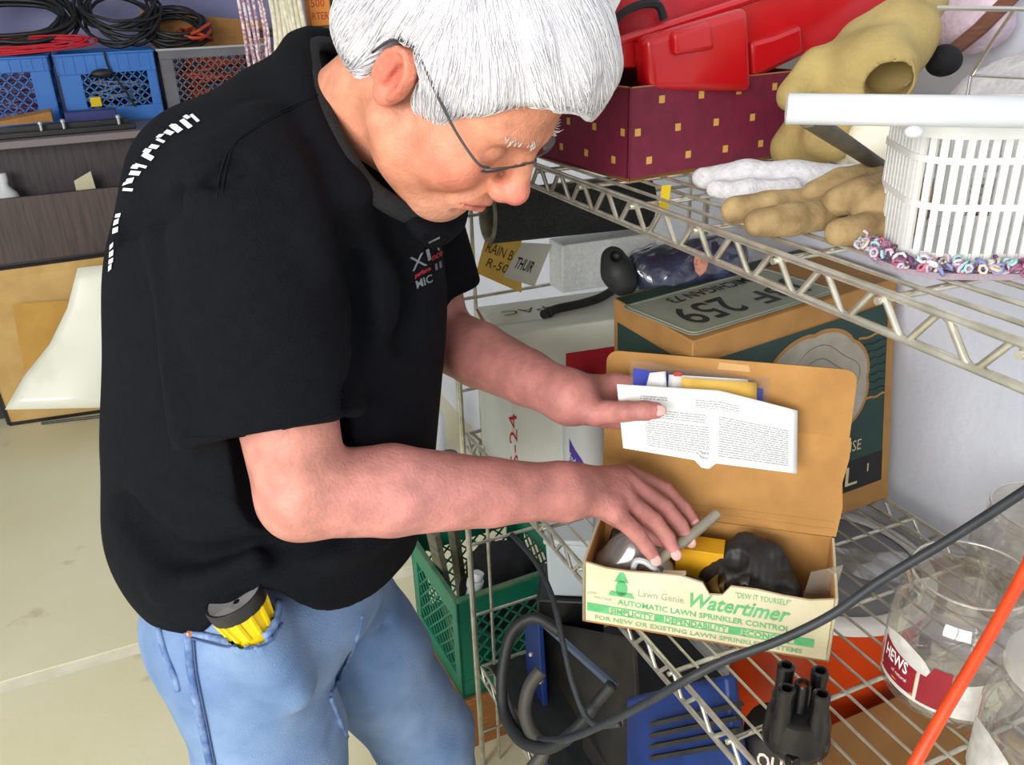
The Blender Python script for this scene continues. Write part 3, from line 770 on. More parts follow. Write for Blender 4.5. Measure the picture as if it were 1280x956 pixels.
# ---- jeans
def jeans_sdf(p):
    d = s_ell(p, tpt(PEL, .0, 0, .0), (.145, .170, .13), TR)
    d = smin(d, s_ell(p, tpt(PEL, -.045, -.07, -.05), (.085, .09, .10), TR), .04)
    d = smin(d, s_ell(p, tpt(PEL, -.045, .07, -.05), (.085, .09, .10), TR), .04)
    lg = None
    for hip, kn, an in LEGS:
        e = s_path(p, [hip + A(0, 0, .0), hip * .55 + kn * .45, kn, kn * .5 + an * .5, an + A(0, 0, -.03)], [.104, .096, .080, .072, .068], .03); lg = e if lg is None else smin(lg, e, .012)
    d = smin(d, lg, .035)
    d = smax(d, p[:, 2] - 1.02, .01); d = smax(d, .045 - p[:, 2], .005)
    d = d + .003 * wob(p * A(1, 1, .6), 45, 21) + .0022 * wob(p * A(1, 1, 1.6), 80, 22)
    d = smin(d, s_cap(p, T_C - T_AX * .010, T_C - T_AX * .120, .034, .014), .05)          # bulge over the torch
    d = np.maximum(d, -s_cap(p, T_C - T_AX * .004, T_C + T_AX * .10, .0300, .036))
    # crease lines spreading from the crotch
    cr = tpt(PEL, .10, 0, -.10)
    for a, bb in ((tpt(cr, -.01, -.10, .02), cr), (tpt(cr, -.01, .10, .02), cr), (tpt(cr, .0, -.08, -.05), cr)):
        d = smax(d, -s_cap(p, a + FT * .045, bb + FT * .03, .006, .006), .012)
    return d
def denim():
    m = mat('blue_denim', (84, 114, 160), .85, col2=(132, 158, 196), scale=9, bump=.4, bscale=500, sheen=.1, spec=.2, lo=.3, hi=.7)
    return m
M_DENIM = denim()
jeans, JV, JQ = sdf_obj('jeans', jeans_sdf, (-.26, .68, .03), (.52, 1.42, 1.06), CRES * 1.1, M_DENIM, person, origin=PO, relax=2)
j_bvh = BVHTree.FromPolygons([tuple(v) for v in JV], [tuple(int(i) for i in f) for f in JQ])
def jeans_px(u, v, off=.001):
    h = j_bvh.ray_cast(Vector(CAM), Vector(nrm(ray(u, v))))
    if h[0] is None: return None
    n = h[1] if h[1].dot(Vector(ray(u, v))) < 0 else -h[1]
    return np.array(h[0] + n * off)
M_DSEAM = mat('denim_seam', (70, 100, 152), .85, col2=(128, 152, 194), scale=60, lo=.4, hi=.65)
M_STITCH = mat('denim_stitch', (66, 88, 132), .8)
def jseam(name, pts, r, mt, flat=None, off=.001):
    P = [q for q in (jeans_px(*c, off) for c in spline(np.array(pts, float), 6)) if q is not None]
    if len(P) < 3: return
    b = B(); b.tube(np.array(P), r, 6, flat=flat); b.build(name, mt, jeans, angle=180)
jseam('pocket_edge', [(238, 790), (270, 797), (305, 802), (330, 796), (345, 775), (348, 752)], .0045, M_DSEAM)
jseam('pocket_stitch', [(240, 797), (270, 804), (307, 809), (336, 801), (351, 778)], .0012, M_STITCH, off=.003)
jseam('side_seam', [(236, 790), (240, 840), (252, 900), (264, 955)], .0055, M_DSEAM)
jseam('side_stitch', [(243, 798), (247, 842), (259, 902), (270, 955)], .0012, M_STITCH, off=.002)
jseam('back_pocket_edge', [(199, 785), (207, 815), (219, 845), (223, 862)], .0040, M_DSEAM)
jseam('fly_seam', [(452, 770), (444, 800), (428, 840), (412, 868)], .0030, M_DSEAM)
jseam('inseam', [(412, 872), (425, 905), (440, 935), (448, 955)], .0035, M_DSEAM)
rv = jeans_px(240, 791, .003)
if rv is not None:
    nn = nrm(CAM - rv); b = B(); b.lathe([(0, .003), (.0025, .0032), (.0045, .002), (.005, 0), (.005, -.004)], rv, nn, 12); b.build('rivet', mat('copper_rivet', (190, 120, 96), .35, .8), jeans)
# ---- shoes (below the picture)
M_SHOE = mat('dark_leather', (40, 36, 34), .5)
for hip, kn, an in LEGS:
    f = nrm(A(FT[0], FT[1], 0)); b = B(); c = A(an[0], an[1], 0)
    prof = [(-.09, .035, .075), (-.06, .04, .085), (0, .043, .09), (.06, .046, .07), (.12, .05, .05), (.16, .042, .042), (.185, .022, .03)]
    lat = A(-f[1], f[0], 0); ring = []
    for x, w, h in prof:
        ring.append([c + f * x + lat * (w * math.cos(t)) + A(0, 0, max(0.0, h * (math.sin(t) * .5 + .5) ) + .0) for t in np.linspace(0, 2 * math.pi, 12, endpoint=False)])
    V = [q for r_ in ring for q in r_]; Fc = [(i * 12 + k, i * 12 + (k + 1) % 12, (i + 1) * 12 + (k + 1) % 12, (i + 1) * 12 + k) for i in range(len(ring) - 1) for k in range(12)]
    Fc += [tuple(range(12))[::-1], tuple(range((len(ring) - 1) * 12, len(ring) * 12))]
    mk('shoe', V, Fc, M_SHOE, person, angle=60)
# ---- torch in the pocket
ft_ax, fl_c = T_AX, T_C
M_YEL = mat('yellow_plastic', (238, 206, 20), .35, col2=(224, 190, 10), scale=20); M_BLK = mat('black_plastic', (20, 21, 23), .4, col2=(28, 29, 32), scale=30)
fl = thing('torch', 'yellow and black plastic torch tucked in the jeans pocket', 'flashlight', fl_c)
b = B(); n_r = 20
prof = [(0, -.07), (.024, -.07), (.025, -.06), (.026, .0), (.030, .022), (.031, .030)]
b.lathe(prof, fl_c, ft_ax, 24)
for k in range(12):
    a = k * math.pi / 6; u0 = nrm(np.cross(ft_ax, (0, 0, 1))); w0 = np.cross(ft_ax, u0); dr = u0 * math.cos(a) + w0 * math.sin(a)
    b.tube([fl_c + dr * .0265 + ft_ax * .0, fl_c + dr * .0312 + ft_ax * .029], .0034, 6)
b.build('body', M_YEL, fl)
b = B(); b.lathe([(.029, .026), (.0335, .028), (.0345, .034), (.0345, .042), (.0335, .045), (.0315, .045), (.0305, .042)], fl_c, ft_ax, 28); b.build('head_ring', M_BLK, fl)
b = B(); b.lathe([(0.004, .036), (.018, .039), (.0308, .0435)], fl_c, ft_ax, 24); b.build('reflector', mat('chrome_reflector', (240, 240, 242), .35, .6), fl)
b = B(); b.lathe([(0, .0490), (.016, .0480), (.0306, .0445)], fl_c, ft_ax, 24); b.build('lens', clear_mat('torch_lens', (250, 250, 250), .10, .4), fl)

# ================================================================== things on the upper shelf
def rotz(v, a): c, s = math.cos(a), math.sin(a); return A(v[0] * c - v[1] * s, v[0] * s + v[1] * c, v[2] if len(v) > 2 else 0)
Z3 = A(0, 0, 1)
def carton_open(name, label, cat, o, ex, ey, h, th, m_out, m_in, skip=()):
    o = np.asarray(o, float); t = thing(name, label, cat, o + (np.asarray(ex) + ey) / 2)
    ux, uy = nrm(ex), nrm(ey)
    for nm, a, d, n in (('front', o, ex, uy), ('left', o, ey, ux), ('back', o + ey, ex, -uy), ('right', o + ex, ey, -ux)):
        if nm in skip: continue
        b = B(); b.box(a, d, n * th, Z3 * h); b.build('side_panel', m_out if nm != 'x' else m_in, t, smooth=False, bevel=.0006)
    b = B(); b.box(o, ex, ey, Z3 * th); b.build('bottom_panel', m_in, t, smooth=False)
    return t
M_MAROON = mat('maroon_card', (118, 26, 56), .6, col2=(104, 22, 50), scale=60, bump=.15, bscale=200)
M_KRAFT = mat('kraft_card', (176, 128, 70), .8, col2=(160, 114, 60), scale=25, bump=.15, bscale=150)
M_GOLD = mat('gold_print', (206, 162, 86), .5)
mo = A(*pz(785, 228, ZU)); mex = A(.275, .030, 0); mey = A(-.020, .26, 0)
mc = carton_open('carton', 'maroon cardboard box printed with small gold squares on the upper shelf', 'box', mo, mex, mey, .106, .004, M_MAROON, M_KRAFT)
b = B()
def squares(b, o, e, n, L, H, sz):
    u = nrm(e); k = 0
    for r in range(3):
        for c in range(int(L / .062) + 1):
            x = .026 + c * .060 - (r % 2) * .026 + .008 * r; z = .018 + r * .034
            if x < 0.008 or x > L - .014: continue
            p = o + u * x + Z3 * z + n * .0005
            if np.dot(np.cross(u, Z3), n) > 0: b.quad(p, p + u * sz, p + u * sz + Z3 * sz, p + Z3 * sz)
            else: b.quad(p + u * sz, p, p + Z3 * sz, p + u * sz + Z3 * sz)
squares(b, mo, mex, -nrm(mey), .276, .106, .0085)
b.build('gold_squares', M_GOLD, mc, smooth=False)['kind'] = 'stuff'
b = B(); squares(b, mo, mey, -nrm(mex), .26, .106, .0085); b.build('gold_squares', M_GOLD, mc, smooth=False)['kind'] = 'stuff'
for a, d, n in ((mo, mex, nrm(mey)), (mo, mey, nrm(mex))):
    b = B(); b.box(a + Z3 * .1058, d, n * .0042, Z3 * .0012); b.build('cut_edge', M_KRAFT, mc, smooth=False)
# loose cardboard piece at the left of the carton
b = B(); q = pz(690, 200, ZU); b.box(q + A(-.02, .10, 0), (.05, .10, 0), (.03, -.01, 0), (0, 0, .06)); tag(b.build('cardboard_offcut', M_KRAFT, bevel=.001), 'small plain brown cardboard piece beside the maroon box', 'cardboard')

# red moulded tray resting in the carton
M_RED = mat('red_plastic', (196, 16, 26), .28, col2=(178, 10, 20), scale=12, coat=.25)
tr = thing('tray', 'large red moulded plastic tray propped on the maroon box', 'tray', mo + mex * .5 + mey * .4 + Z3 * .106)
YT = mo[1] + .030
def yp(u, v, y=None): return py(u, v, YT if y is None else y)
wall_px = [(738, 64), (920, 6), (1010, -22), (1165, -75), (1165, -8), (1010, 72), (930, 104), (800, 104), (796, 84), (764, 86), (766, 109), (742, 109)]
P2 = [yp(*c) for c in wall_px]
def slab(b, P, dep):
    k = len(P); V = list(P) + [p + dep for p in P]
    Fc = [tuple(range(k)), tuple(range(k, 2 * k))[::-1]] + [(i, k + i, k + (i + 1) % k, (i + 1) % k) for i in range(k)]
    b.add(V, [f[::-1] for f in Fc] if True else Fc)
for quad_ in ([(742, 109), (766, 109), (764, 55), (738, 64)], [(764, 86), (800, 84), (800, 44), (764, 55)], [(800, 104), (930, 104), (920, 6), (800, 44)], [(930, 104), (1165, -8), (1165, -75), (920, 6)]):
    b = B(); slab(b, [yp(*c) for c in quad_], A(0, .008, 0)); b.build('front_wall', M_RED, tr, bevel=.0015)
b = B(); slab(b, [yp(*c) + A(0, .22, 0) for c in [(742, 90), (930, 90), (1165, -8), (1165, -75), (920, 6), (738, 64)]], A(0, .008, 0)); b.build('back_wall', M_RED, tr, bevel=.003)
b = B(); b.hexa([P2[-1], P2[-1] + A(.008, 0, 0), P2[-1] + A(.008, .22, 0), P2[-1] + A(0, .22, 0), P2[0], P2[0] + A(.008, 0, 0), P2[0] + A(.008, .22, 0), P2[0] + A(0, .22, 0)]); b.build('end_wall', M_RED, tr, bevel=.002)
b = B(); fl_ = [yp(765, 86) + A(0, .009, 0), yp(1165, -8) + A(0, .009, 0)]; b.hexa([fl_[0], fl_[1], fl_[1] + A(0, .22, 0), fl_[0] + A(0, .22, 0), fl_[0] + Z3 * .006, fl_[1] + Z3 * .006, fl_[1] + A(0, .22, .006), fl_[0] + A(0, .22, .006)]); b.build('tray_floor', M_RED, tr)
b = B(); P = [yp(797, 112, YT), yp(924, 113, YT), yp(919, 8, YT), yp(790, 46, YT)]
slab(b, [p + A(0, -.028, 0) for p in P], A(0, .034, 0)); b.build('moulded_column', M_RED, tr, bevel=.010, bseg=4)
b = B(); P = [yp(823, 68, YT), yp(872, 60, YT), yp(866, 26, YT), yp(820, 40, YT)]
slab(b, [p + A(0, -.036, 0) for p in P], A(0, .012, 0)); b.build('moulded_boss', M_RED, tr, bevel=.005, bseg=3)
b = B(); P = [yp(935, 96), yp(1000, 66), yp(996, 30), yp(962, 44), yp(932, 52)]
slab(b, [p + A(0, -.010, 0) for p in P], A(0, .014, 0)); b.build('moulded_panel', M_RED, tr, bevel=.006, bseg=3)
b = B(); b.tube([yp(736, 63) + A(0, -.003, 0), yp(920, 4) + A(0, -.003, 0), yp(1165, -76) + A(0, -.003, 0)], .005, 8); b.build('rim', M_RED, tr)

# red nylon bag with black binding
M_REDF = mat('red_nylon', (186, 20, 36), .7, col2=(150, 14, 28), scale=18, bump=.3, bscale=60); M_BIND = mat('black_binding', (24, 24, 30), .8)
rb = thing('bag', 'red nylon bag with black binding lying in the red tray', 'bag', yp(820, 30, YT + .07))
def bag_sdf(p):
    d = s_ell(p, yp(795, 28, YT + .06), (.055, .045, .034)); d = smin(d, s_ell(p, yp(868, 6, YT + .09), (.085, .06, .040)), .03)
    d = smin(d, s_cap(p, yp(790, 60, YT + .06), yp(870, 40, YT + .08), .03, .04), .04)
    return d + .004 * wob(p, 60, 31) + .002 * wob(p, 140, 32)
sdf_obj('shell', bag_sdf, yp(795, 28) + A(-.12, -.05, -.12), yp(868, 6) + A(.16, .2, .12), .004, M_REDF, rb)
def tube_thing(b, pts, r, n=6, flat=None): b.tube(spline(pts, 6), r, n, flat=flat)
b = B(); tube_thing(b, [yp(757, 52, YT + .012), yp(755, 20, YT + .008), yp(760, -14, YT + .012), yp(772, -40, YT + .02)], .0075, 6, (1, .5)); b.build('strap', M_BIND, rb)
b = B(); tube_thing(b, [yp(763, 36, YT + .008), yp(776, 18, YT + .004), yp(800, 6, YT + .006), yp(822, 6, YT + .008), yp(830, 24, YT + .006)], .005, 6); b.build('binding', M_BIND, rb)
b = B(); b.hexa([yp(756, 24, YT), yp(766, 20, YT), yp(766, 20, YT + .001), yp(756, 24, YT + .001), yp(764, -6, YT), yp(780, -8, YT), yp(780, -8, YT + .001), yp(764, -6, YT + .001)]); b.build('white_label', mat('white_label', (232, 232, 236), .6), rb)
# olive box and cream hangers far back on the shelf
M_OLIVE = mat('olive_card', (176, 168, 84), .8, col2=(160, 152, 76), scale=8)
b = B(); q = pz(700, 150, ZU) ; b.aabb((.66, 1.20, ZU), (.95, 1.37, ZU + .30)); tag(b.build('carton', M_OLIVE, bevel=.002), 'plain olive-yellow cardboard box at the back of the upper shelf', 'box')
M_CREAM = mat('cream_plastic', (226, 214, 178), .4)
hb = B()
for k, sh in enumerate((0, .02)):
    hb.tube(spline([py(712, 24, 1.18 + sh), py(735, 4, 1.17 + sh), py(760, -14, 1.17 + sh), py(770, 0, 1.17 + sh), py(748, 44, 1.17 + sh), py(738, 43, 1.17 + sh), py(745, 22, 1.17 + sh), py(716, 34, 1.18 + sh)], 5), .0034, 6)
    tag(hb.build('coat_hanger', M_CREAM), ('cream plastic coat hanger right behind the red bag', 'cream plastic coat hanger between another hanger and the olive box')[k], 'hanger', 'cream hangers behind the red bag'); hb = B()
M_DKG = mat('dark_green_cloth', (62, 66, 52), .9, col2=(48, 52, 42), scale=30, bump=.4)
def dg(p): return s_ell(p, (.60, 1.19, ZU + .052), (.05, .04, .052)) + .004 * wob(p, 70, 41)
sdf_obj('cloth', dg, (.5, 1.1, ZU - .01), (.7, 1.28, ZU + .13), .005, M_DKG); tag(bpy.data.objects['cloth'], 'bunched dark green cloth under the cream hangers', 'cloth')

# ---- gloves, cloths
M_TAN = mat('tan_leather', (170, 144, 94), .8, col2=(150, 124, 78), scale=28, bump=.35, bscale=90)
M_KHAKI = mat('khaki_canvas', (176, 156, 100), .9, col2=(150, 130, 80), scale=14, bump=.3, bscale=220)
M_WKNIT = mat('white_knit', (208, 206, 212), .95, col2=(190, 188, 196), scale=120, bump=.5, bscale=260)
M_WCLOTH = mat('white_cloth', (232, 230, 216), .9, col2=(214, 210, 192), scale=14, bump=.3, bscale=60)
M_DWHITE = mat('grubby_glove', (168, 144, 102), .9, col2=(112, 88, 56), scale=40, bump=.4, bscale=160, lo=.3, hi=.75)
def cuff(p):
    a, b_, c = pd(1176, -8, 1.05), pd(1120, 48, 1.0), pd(1092, 92, .965)
    d = s_path(p, [a, b_, c], [.012, .038, .047], .02)
    d = smin(d, s_path(p, [pd(1075, 62, 1.0), pd(1030, 88, .99), pd(990, 120, .98)], [.032, .026, .016], .02), .02)
    d = d + .005 * wob(p * A(1.3, 1.3, .6), 75, 51) + .0025 * np.abs(wob(p, 120, 58))
    d = np.maximum(d, -s_cap(p, pd(1108, 124, .90), pd(1112, 88, .975), .022, .026))
    return np.maximum(d, ZU + .001 - p[:, 2])
sdf_obj('work_glove', cuff, pd(1060, 80, 1.0) - A(.2, .2, .16), pd(1060, 80, 1.0) + A(.28, .22, .16), .004, M_KHAKI)
tag(bpy.data.objects['work_glove'], 'khaki canvas glove with a wide open cuff above the white pipe', 'glove')
def kh2(p):
    d = s_path(p, [pz(985, 188, ZU + .02), pz(1010, 178, ZU + .03), pz(1040, 168, ZU + .05)], [.022, .028, .030], .02)
    d = smin(d, s_path(p, [pz(1000, 160, ZU + .05), pz(1022, 140, ZU + .06), pz(1045, 132, ZU + .065)], [.018, .024, .024], .02), .02)
    return np.maximum(d + .004 * wob(p, 75, 53), ZU + .0005 - p[:, 2])
c0 = pz(1020, 170, ZU + .04); sdf_obj('work_glove', kh2, c0 - A(.14, .14, .06), c0 + A(.28, .3, .14), .004, M_KHAKI)
tag(bpy.data.objects['work_glove.001'], 'crumpled khaki canvas glove beside the maroon box', 'glove')
def wcl(p):
    d = s_path(p, [pz(1046, 190, ZU + .018), pz(1075, 186, ZU + .03), pz(1100, 178, ZU + .045), pz(1108, 165, ZU + .055)], [.012, .022, .028, .028], .02)
    return np.maximum(d + .004 * wob(p, 90, 54), ZU + .0005 - p[:, 2])
c0 = pz(1075, 185, ZU + .03); sdf_obj('cloth', wcl, c0 - A(.1, .1, .06), c0 + A(.16, .16, .12), .0035, M_WCLOTH)
tag(bpy.data.objects['cloth.001'], 'cream white rag under the dark strut of the pipe frame', 'cloth')
def sock(p):
    h = ZU + .014
    d = s_path(p, [pz(880, 222, h), pz(930, 222, h + .004), pz(1000, 224, h + .004), pz(1070, 226, h)], [.013, .017, .019, .018], .01)
    d = smin(d, s_path(p, [pz(893, 236, h - .002), pz(930, 240, h - .002), pz(990, 236, h)], [.009, .012, .012], .01), .008)
    return np.maximum(d + .0022 * wob(p, 140, 55), ZU + .0003 - p[:, 2])
c0 = pz(970, 228, ZU); sdf_obj('glove', sock, c0 - A(.16, .12, .03), c0 + A(.18, .14, .07), .003, M_WKNIT)
tag(bpy.data.objects['glove'], 'white knitted glove lying in front of the maroon box', 'glove')
def gl1(p):
    h = ZU + .015
    d = s_path(p, [pz(918, 262, h), pz(960, 258, h + .002), pz(1010, 255, h + .002)], [.013, .0145, .015], .004)
    d = np.minimum(d, s_path(p, [pz(948, 278, h - .001), pz(990, 275, h), pz(1030, 268, h)], [.0135, .0145, .015], .004))
    d = smin(d, s_cap(p, pz(1020, 262, h), pz(1075, 262, h - .003), .017, .014), .012)
    return np.maximum(d + .0012 * wob(p, 160, 56), ZU + .0003 - p[:, 2])
def gl2(p):
    h = ZU + .030
    d = s_path(p, [pz(1020, 242, h), pz(1050, 232, h + .006), pz(1085, 226, h + .008)], [.013, .016, .017], .004)
    for q in ([pz(1046, 252, h - .002), pz(1078, 244, h + .006), pz(1110, 236, h + .008)], [pz(1082, 262, h - .004), pz(1105, 252, h + .004), pz(1125, 246, h + .006)]):
        d = smin(d, s_path(p, q, [.0135, .0165, .018], .004), .003)
    d = smin(d, s_path(p, [pz(1048, 290, ZU + .013), pz(1080, 287, ZU + .014), pz(1125, 282, ZU + .016)], [.012, .0135, .015], .004), .003)
    d = smin(d, s_ell(p, pz(1130, 252, ZU + .028), (.026, .026, .026)), .012)
    return np.maximum(d + .0012 * wob(p, 160, 57), ZU + .0003 - p[:, 2])
c0 = pz(985, 268, ZU); sdf_obj('glove', gl1, c0 - A(.12, .1, .02), c0 + A(.12, .1, .06), .0028, M_DWHITE); tag(bpy.data.objects['glove.001'], 'grubby tan work glove lying flat on the upper shelf', 'glove')
c0 = pz(1080, 255, ZU); sdf_obj('glove', gl2, c0 - A(.16, .16, .02), c0 + A(.16, .16, .10), .0028, M_DWHITE); tag(bpy.data.objects['glove.002'], 'grubby tan work glove with curled fingers against the white basket', 'glove')

# ---- slotted basket on a rag rug
M_BASK = mat('white_basket_plastic', (216, 217, 216), .45, col2=(206, 207, 206), scale=10)
be1 = A(.86, -.51, 0); be2 = A(.51, .86, 0); bo = pz(1136, 340, ZU); bo[2] = ZU + .006
BW, BD, BH, BR = .30, .12, .112, .030
def rr(w, d, r, n=7):
    out = []
    for cx, cy, a in ((w - r, r, -90), (w - r, d - r, 0), (r, d - r, 90), (r, r, 180)):
        for k in range(n + 1):
            t = math.radians(a + 90 * k / n); out.append((cx + r * math.cos(t), cy + r * math.sin(t)))
    return np.array(out)
bk = thing('basket', 'white slotted plastic basket at the end of the upper shelf', 'basket', bo + be1 * BW / 2 + be2 * BD / 2)
def bpath(z, grow=0.0):
    P = rr(BW + 2 * grow, BD + 2 * grow, BR + grow) - grow; return [bo + be1 * x + be2 * y + Z3 * z for x, y in P]
def resample(P, step):
    P = np.array(P + [P[0]]); L = np.concatenate([[0], np.cumsum(np.linalg.norm(np.diff(P, axis=0), axis=1))]); n = int(L[-1] / step); s = np.arange(n) * L[-1] / n
    X = np.stack([np.interp(s, L, P[:, i]) for i in range(3)], 1); T = np.roll(X, -1, 0) - np.roll(X, 1, 0); return X, T / np.linalg.norm(T, axis=1)[:, None]
for z, g, hgt in ((.003, 0, .012), (.045, .0018, .005), (.080, .003, .005), (BH - .008, .0045, .016)):
    b = B(); P = bpath(z, g); k = len(P); Vv = []; Fc = []
    ctr = np.mean(P, axis=0)
    for q in P:
        n = nrm((q - ctr) * A(1, 1, 0)); Vv += [q - n * .0015 - Z3 * hgt / 2, q + n * .0015 - Z3 * hgt / 2, q + n * .0015 + Z3 * hgt / 2, q - n * .0015 + Z3 * hgt / 2]
    for i in range(k):
        j = (i + 1) % k
        for c in range(4): Fc.append((i * 4 + c, j * 4 + c, j * 4 + (c + 1) % 4, i * 4 + (c + 1) % 4))
    b.add(Vv, Fc); b.build('band', M_BASK, bk)
X, T = resample(bpath(0.0, .002), .0086); sl0 = None
for x, t in zip(X, T):
    if sl0 is None:
        sb = B(); sb.aabb((-.0027, -.0012, 0), (.0027, .0012, BH - .006)); sl0 = mk('slat', np.concatenate(sb.v), sb.f, M_BASK, bk, smooth=False); src = sl0
    else: src = sl0.copy(); COL.objects.link(src); src.parent = bk
    src.location = tuple(x - LOC[bk.name]); src.rotation_euler = (0, 0, math.atan2(t[1], t[0]))
b = B(); b.add([q + Z3 * .001 for q in bpath(0, -.001)], [tuple(range(len(bpath(0))))]); b.build('base', M_BASK, bk)
RC = [(150, 100, 130), (198, 176, 196), (104, 70, 104), (224, 214, 226), (196, 110, 134), (130, 140, 184), (160, 196, 204), (206, 192, 180)]
RM = [mat('yarn_%s' % n, c, .95, bump=.4, bscale=300) for n, c in zip(('plum', 'lilac', 'purple', 'white', 'pink', 'blue', 'aqua', 'sand'), RC)]
rg = thing('rag_rug', 'multicoloured rag yarn mat under the white slotted basket', 'mat', bo + be1 * .15 + be2 * .1)
b = B(); P = [bo + be1 * x + be2 * y + A(0, 0, -.006) for x, y in rr(BW + .04, BD + .04, .05) - .02]
k = len(P); b.add(P + [q + Z3 * .005 for q in P], [tuple(range(k))[::-1], tuple(range(k, 2 * k))] + [(i, (i + 1) % k, k + (i + 1) % k, k + i) for i in range(k)]); b.build('mat_body', mat('grey_lilac_weave', (150, 136, 150), .95, bump=.4, bscale=200), rg)
b = B(); X, T = resample([bo + be1 * x + be2 * y + A(0, 0, .002) for x, y in rr(BW + .036, BD + .036, .05) - .018], .0042)
for x in X:
    for _ in range(4):
        c = x + A(*rng.normal(0, .006, 2), abs(rng.normal(0, .003))); a = nrm(rng.normal(size=3)); u = nrm(np.cross(a, (0, .3, 1))); w = np.cross(a, u); r = .0022 + .0022 * rng.random()
        b.tube([c + r * (math.cos(t) * u + math.sin(t) * w) for t in np.linspace(0, 6.28, 7)[:-1]], .0014, 4, True, m=int(rng.integers(0, 8)))
b.build('yarn_fringe', RM, rg, angle=180)['kind'] = 'stuff'

# ---- white pipe frame
M_PIPE = mat('white_painted_pipe', (214, 217, 222), .4, col2=(186, 192, 202), scale=8, coat=.2); M_STRUT = mat('weathered_grey_metal', (84, 76, 64), .65, .1, col2=(62, 56, 48), scale=30)
pf = thing('folding_frame', 'white metal pipe with a dark folding strut lying across the basket', 'pipe', pz(1105, 218, ZU))
zp = ZU + .006 + BH + .0115
e0 = pd(984, 135, .74); e1 = pd(1340, 140, .655); e0[2] = zp + .004; e1[2] = zp + .001
P0 = pz(984, 136, zp + .004); P1 = pz(1345, 141, zp)
b = B(); b.tube([P0, P1], .0102, 18); b.build('pipe', M_PIPE, pf, angle=60)
b = B(); b.lathe([(.0, -.0005), (.0085, -.0005), (.0102, .003)], P0, P1 - P0, 18); b.build('end_cap', M_PIPE, pf)
S1 = pz(1125, 224, ZU + .009)
b = B(); b.tube([P0 + nrm(P1 - P0) * .014 - Z3 * .006, S1], .0078, 12, flat=(1, .8)); b.build('strut', M_STRUT, pf, angle=60)
b = B(); q = pz(1145, 147, zp); b.ball(q - Z3 * .009, (.006, .006, .004)); b.build('rivet', M_PIPE, pf)

# ---- pile at the end : towel, knit, stick, black ball, wire rack
def towel(p):
    d = s_ell(p, (.93, .66, ZU + .055), (.09, .13, .075)); d = smin(d, s_ell(p, (.96, .60, ZU + .13), (.075, .10, .05)), .03)
    d = smin(d, s_ell(p, (.86, .72, ZU + .03), (.07, .07, .04)), .02)
    return np.maximum(d + .004 * wob(p, 55, 61) + .0016 * wob(p, 210, 62), ZU + .0005 - p[:, 2])
sdf_obj('towel', towel, (.76, .5, ZU - .01), (1.08, .86, ZU + .24), .0045, M_WKNIT); tag(bpy.data.objects['towel'], 'bundled white towel behind the white pipe', 'towel')
M_PINK = mat('pale_pink_knit', (214, 196, 212), .95, col2=(196, 176, 194), scale=60, bump=.5, bscale=150)
pk = pd(1212, 22, 1.13)
def knit(p): return s_ell(p, pk, (.045, .06, .045)) + .006 * wob(p, 110, 63)
sdf_obj('knitwear', knit, pk - .1, pk + .1, .0035, M_PINK); tag(bpy.data.objects['knitwear'], 'pale pink chunky knit bunched above the khaki glove', 'knitwear')
M_WOODB = mat('brown_stick', (112, 66, 40), .6, col2=(88, 50, 30), scale=30, stretch=(1, 1, 8))
b = B(); b.tube([pd(1188, 66, 1.06), pd(1225, 36, 1.07), pd(1300, -40, 1.08)], [.009, .0095, .010], 10); tag(b.build('stick', M_WOODB), 'brown wooden stick poking out of the towel bundle', 'stick')
M_BLKF = mat('black_foam', (18, 18, 24), .9, bump=.5, bscale=120)
bc = pd(1180, 76, 1.03)
def ballb(p): return s_ell(p, bc, (.020, .02, .019)) + .0015 * wob(p, 160, 64)
sdf_obj('foam_ball', ballb, bc - .035, bc + .035, .0028, M_BLKF); tag(bpy.data.objects['foam_ball'], 'small black foam ball against the white towel', 'ball')
M_STEEL = mat('bright_steel_wire', (205, 205, 205), .25, .9)
wr = thing('wire_rack', 'thin bright steel wire rack above the white towel', 'rack', (.85, .52, ZU))
for nm, pts, r in (('top_wire', [pd(1172, 10, .80), pd(1320, 12, .74)], .0022), ('side_wire', [pd(1268, 12, .76), pd(1245, 45, .80), pd(1214, 94, .86)], .0018), ('shelf_wire', [pd(1214, 94, .86), pd(1320, 99, .80)], .0018), ('side_wire', [pd(1320, 12, .74), pd(1320, 99, .80)], .0018),
                   ('leg', [pd(1214, 94, .86), A(*pd(1214, 94, .86)[:2], ZU)], .0018), ('leg', [pd(1320, 99, .80), A(*pd(1320, 99, .80)[:2], ZU)], .0018)):
    b = B(); b.tube(pts, r, 8); b.build(nm, M_STEEL, wr)
# yellow tape tag on the shelf
b = B(); q0 = pz(830, 236, ZU); b.hexa([px(823, 270, .53), px(834, 268, .53), px(834, 268, .531), px(823, 270, .531), px(827, 232, .53), px(839, 231, .53), px(839, 231, .531), px(827, 232, .531)]); tag(b.build('tape_tag', mat('yellow_tape', (206, 180, 40), .5), smooth=False), 'yellow tape tag hanging from the upper shelf wires', 'tag')

# ================================================================== things on the lower shelf
M_WCARD = mat('white_card', (222, 226, 220), .7, col2=(206, 212, 206), scale=9, bump=.1, bscale=80)
M_INK = mat('grey_print', (96, 100, 104), .8); M_REDP = mat('red_print', (176, 28, 46), .6); M_BLUEP = mat('blue_print', (34, 44, 150), .5); M_BLKP = mat('black_print', (22, 24, 26), .7)
M_GRNP = mat('green_print', (78, 166, 104), .7, col2=(104, 184, 126), scale=60)
def lerp(a, b, t): return np.asarray(a) * (1 - t) + np.asarray(b) * t
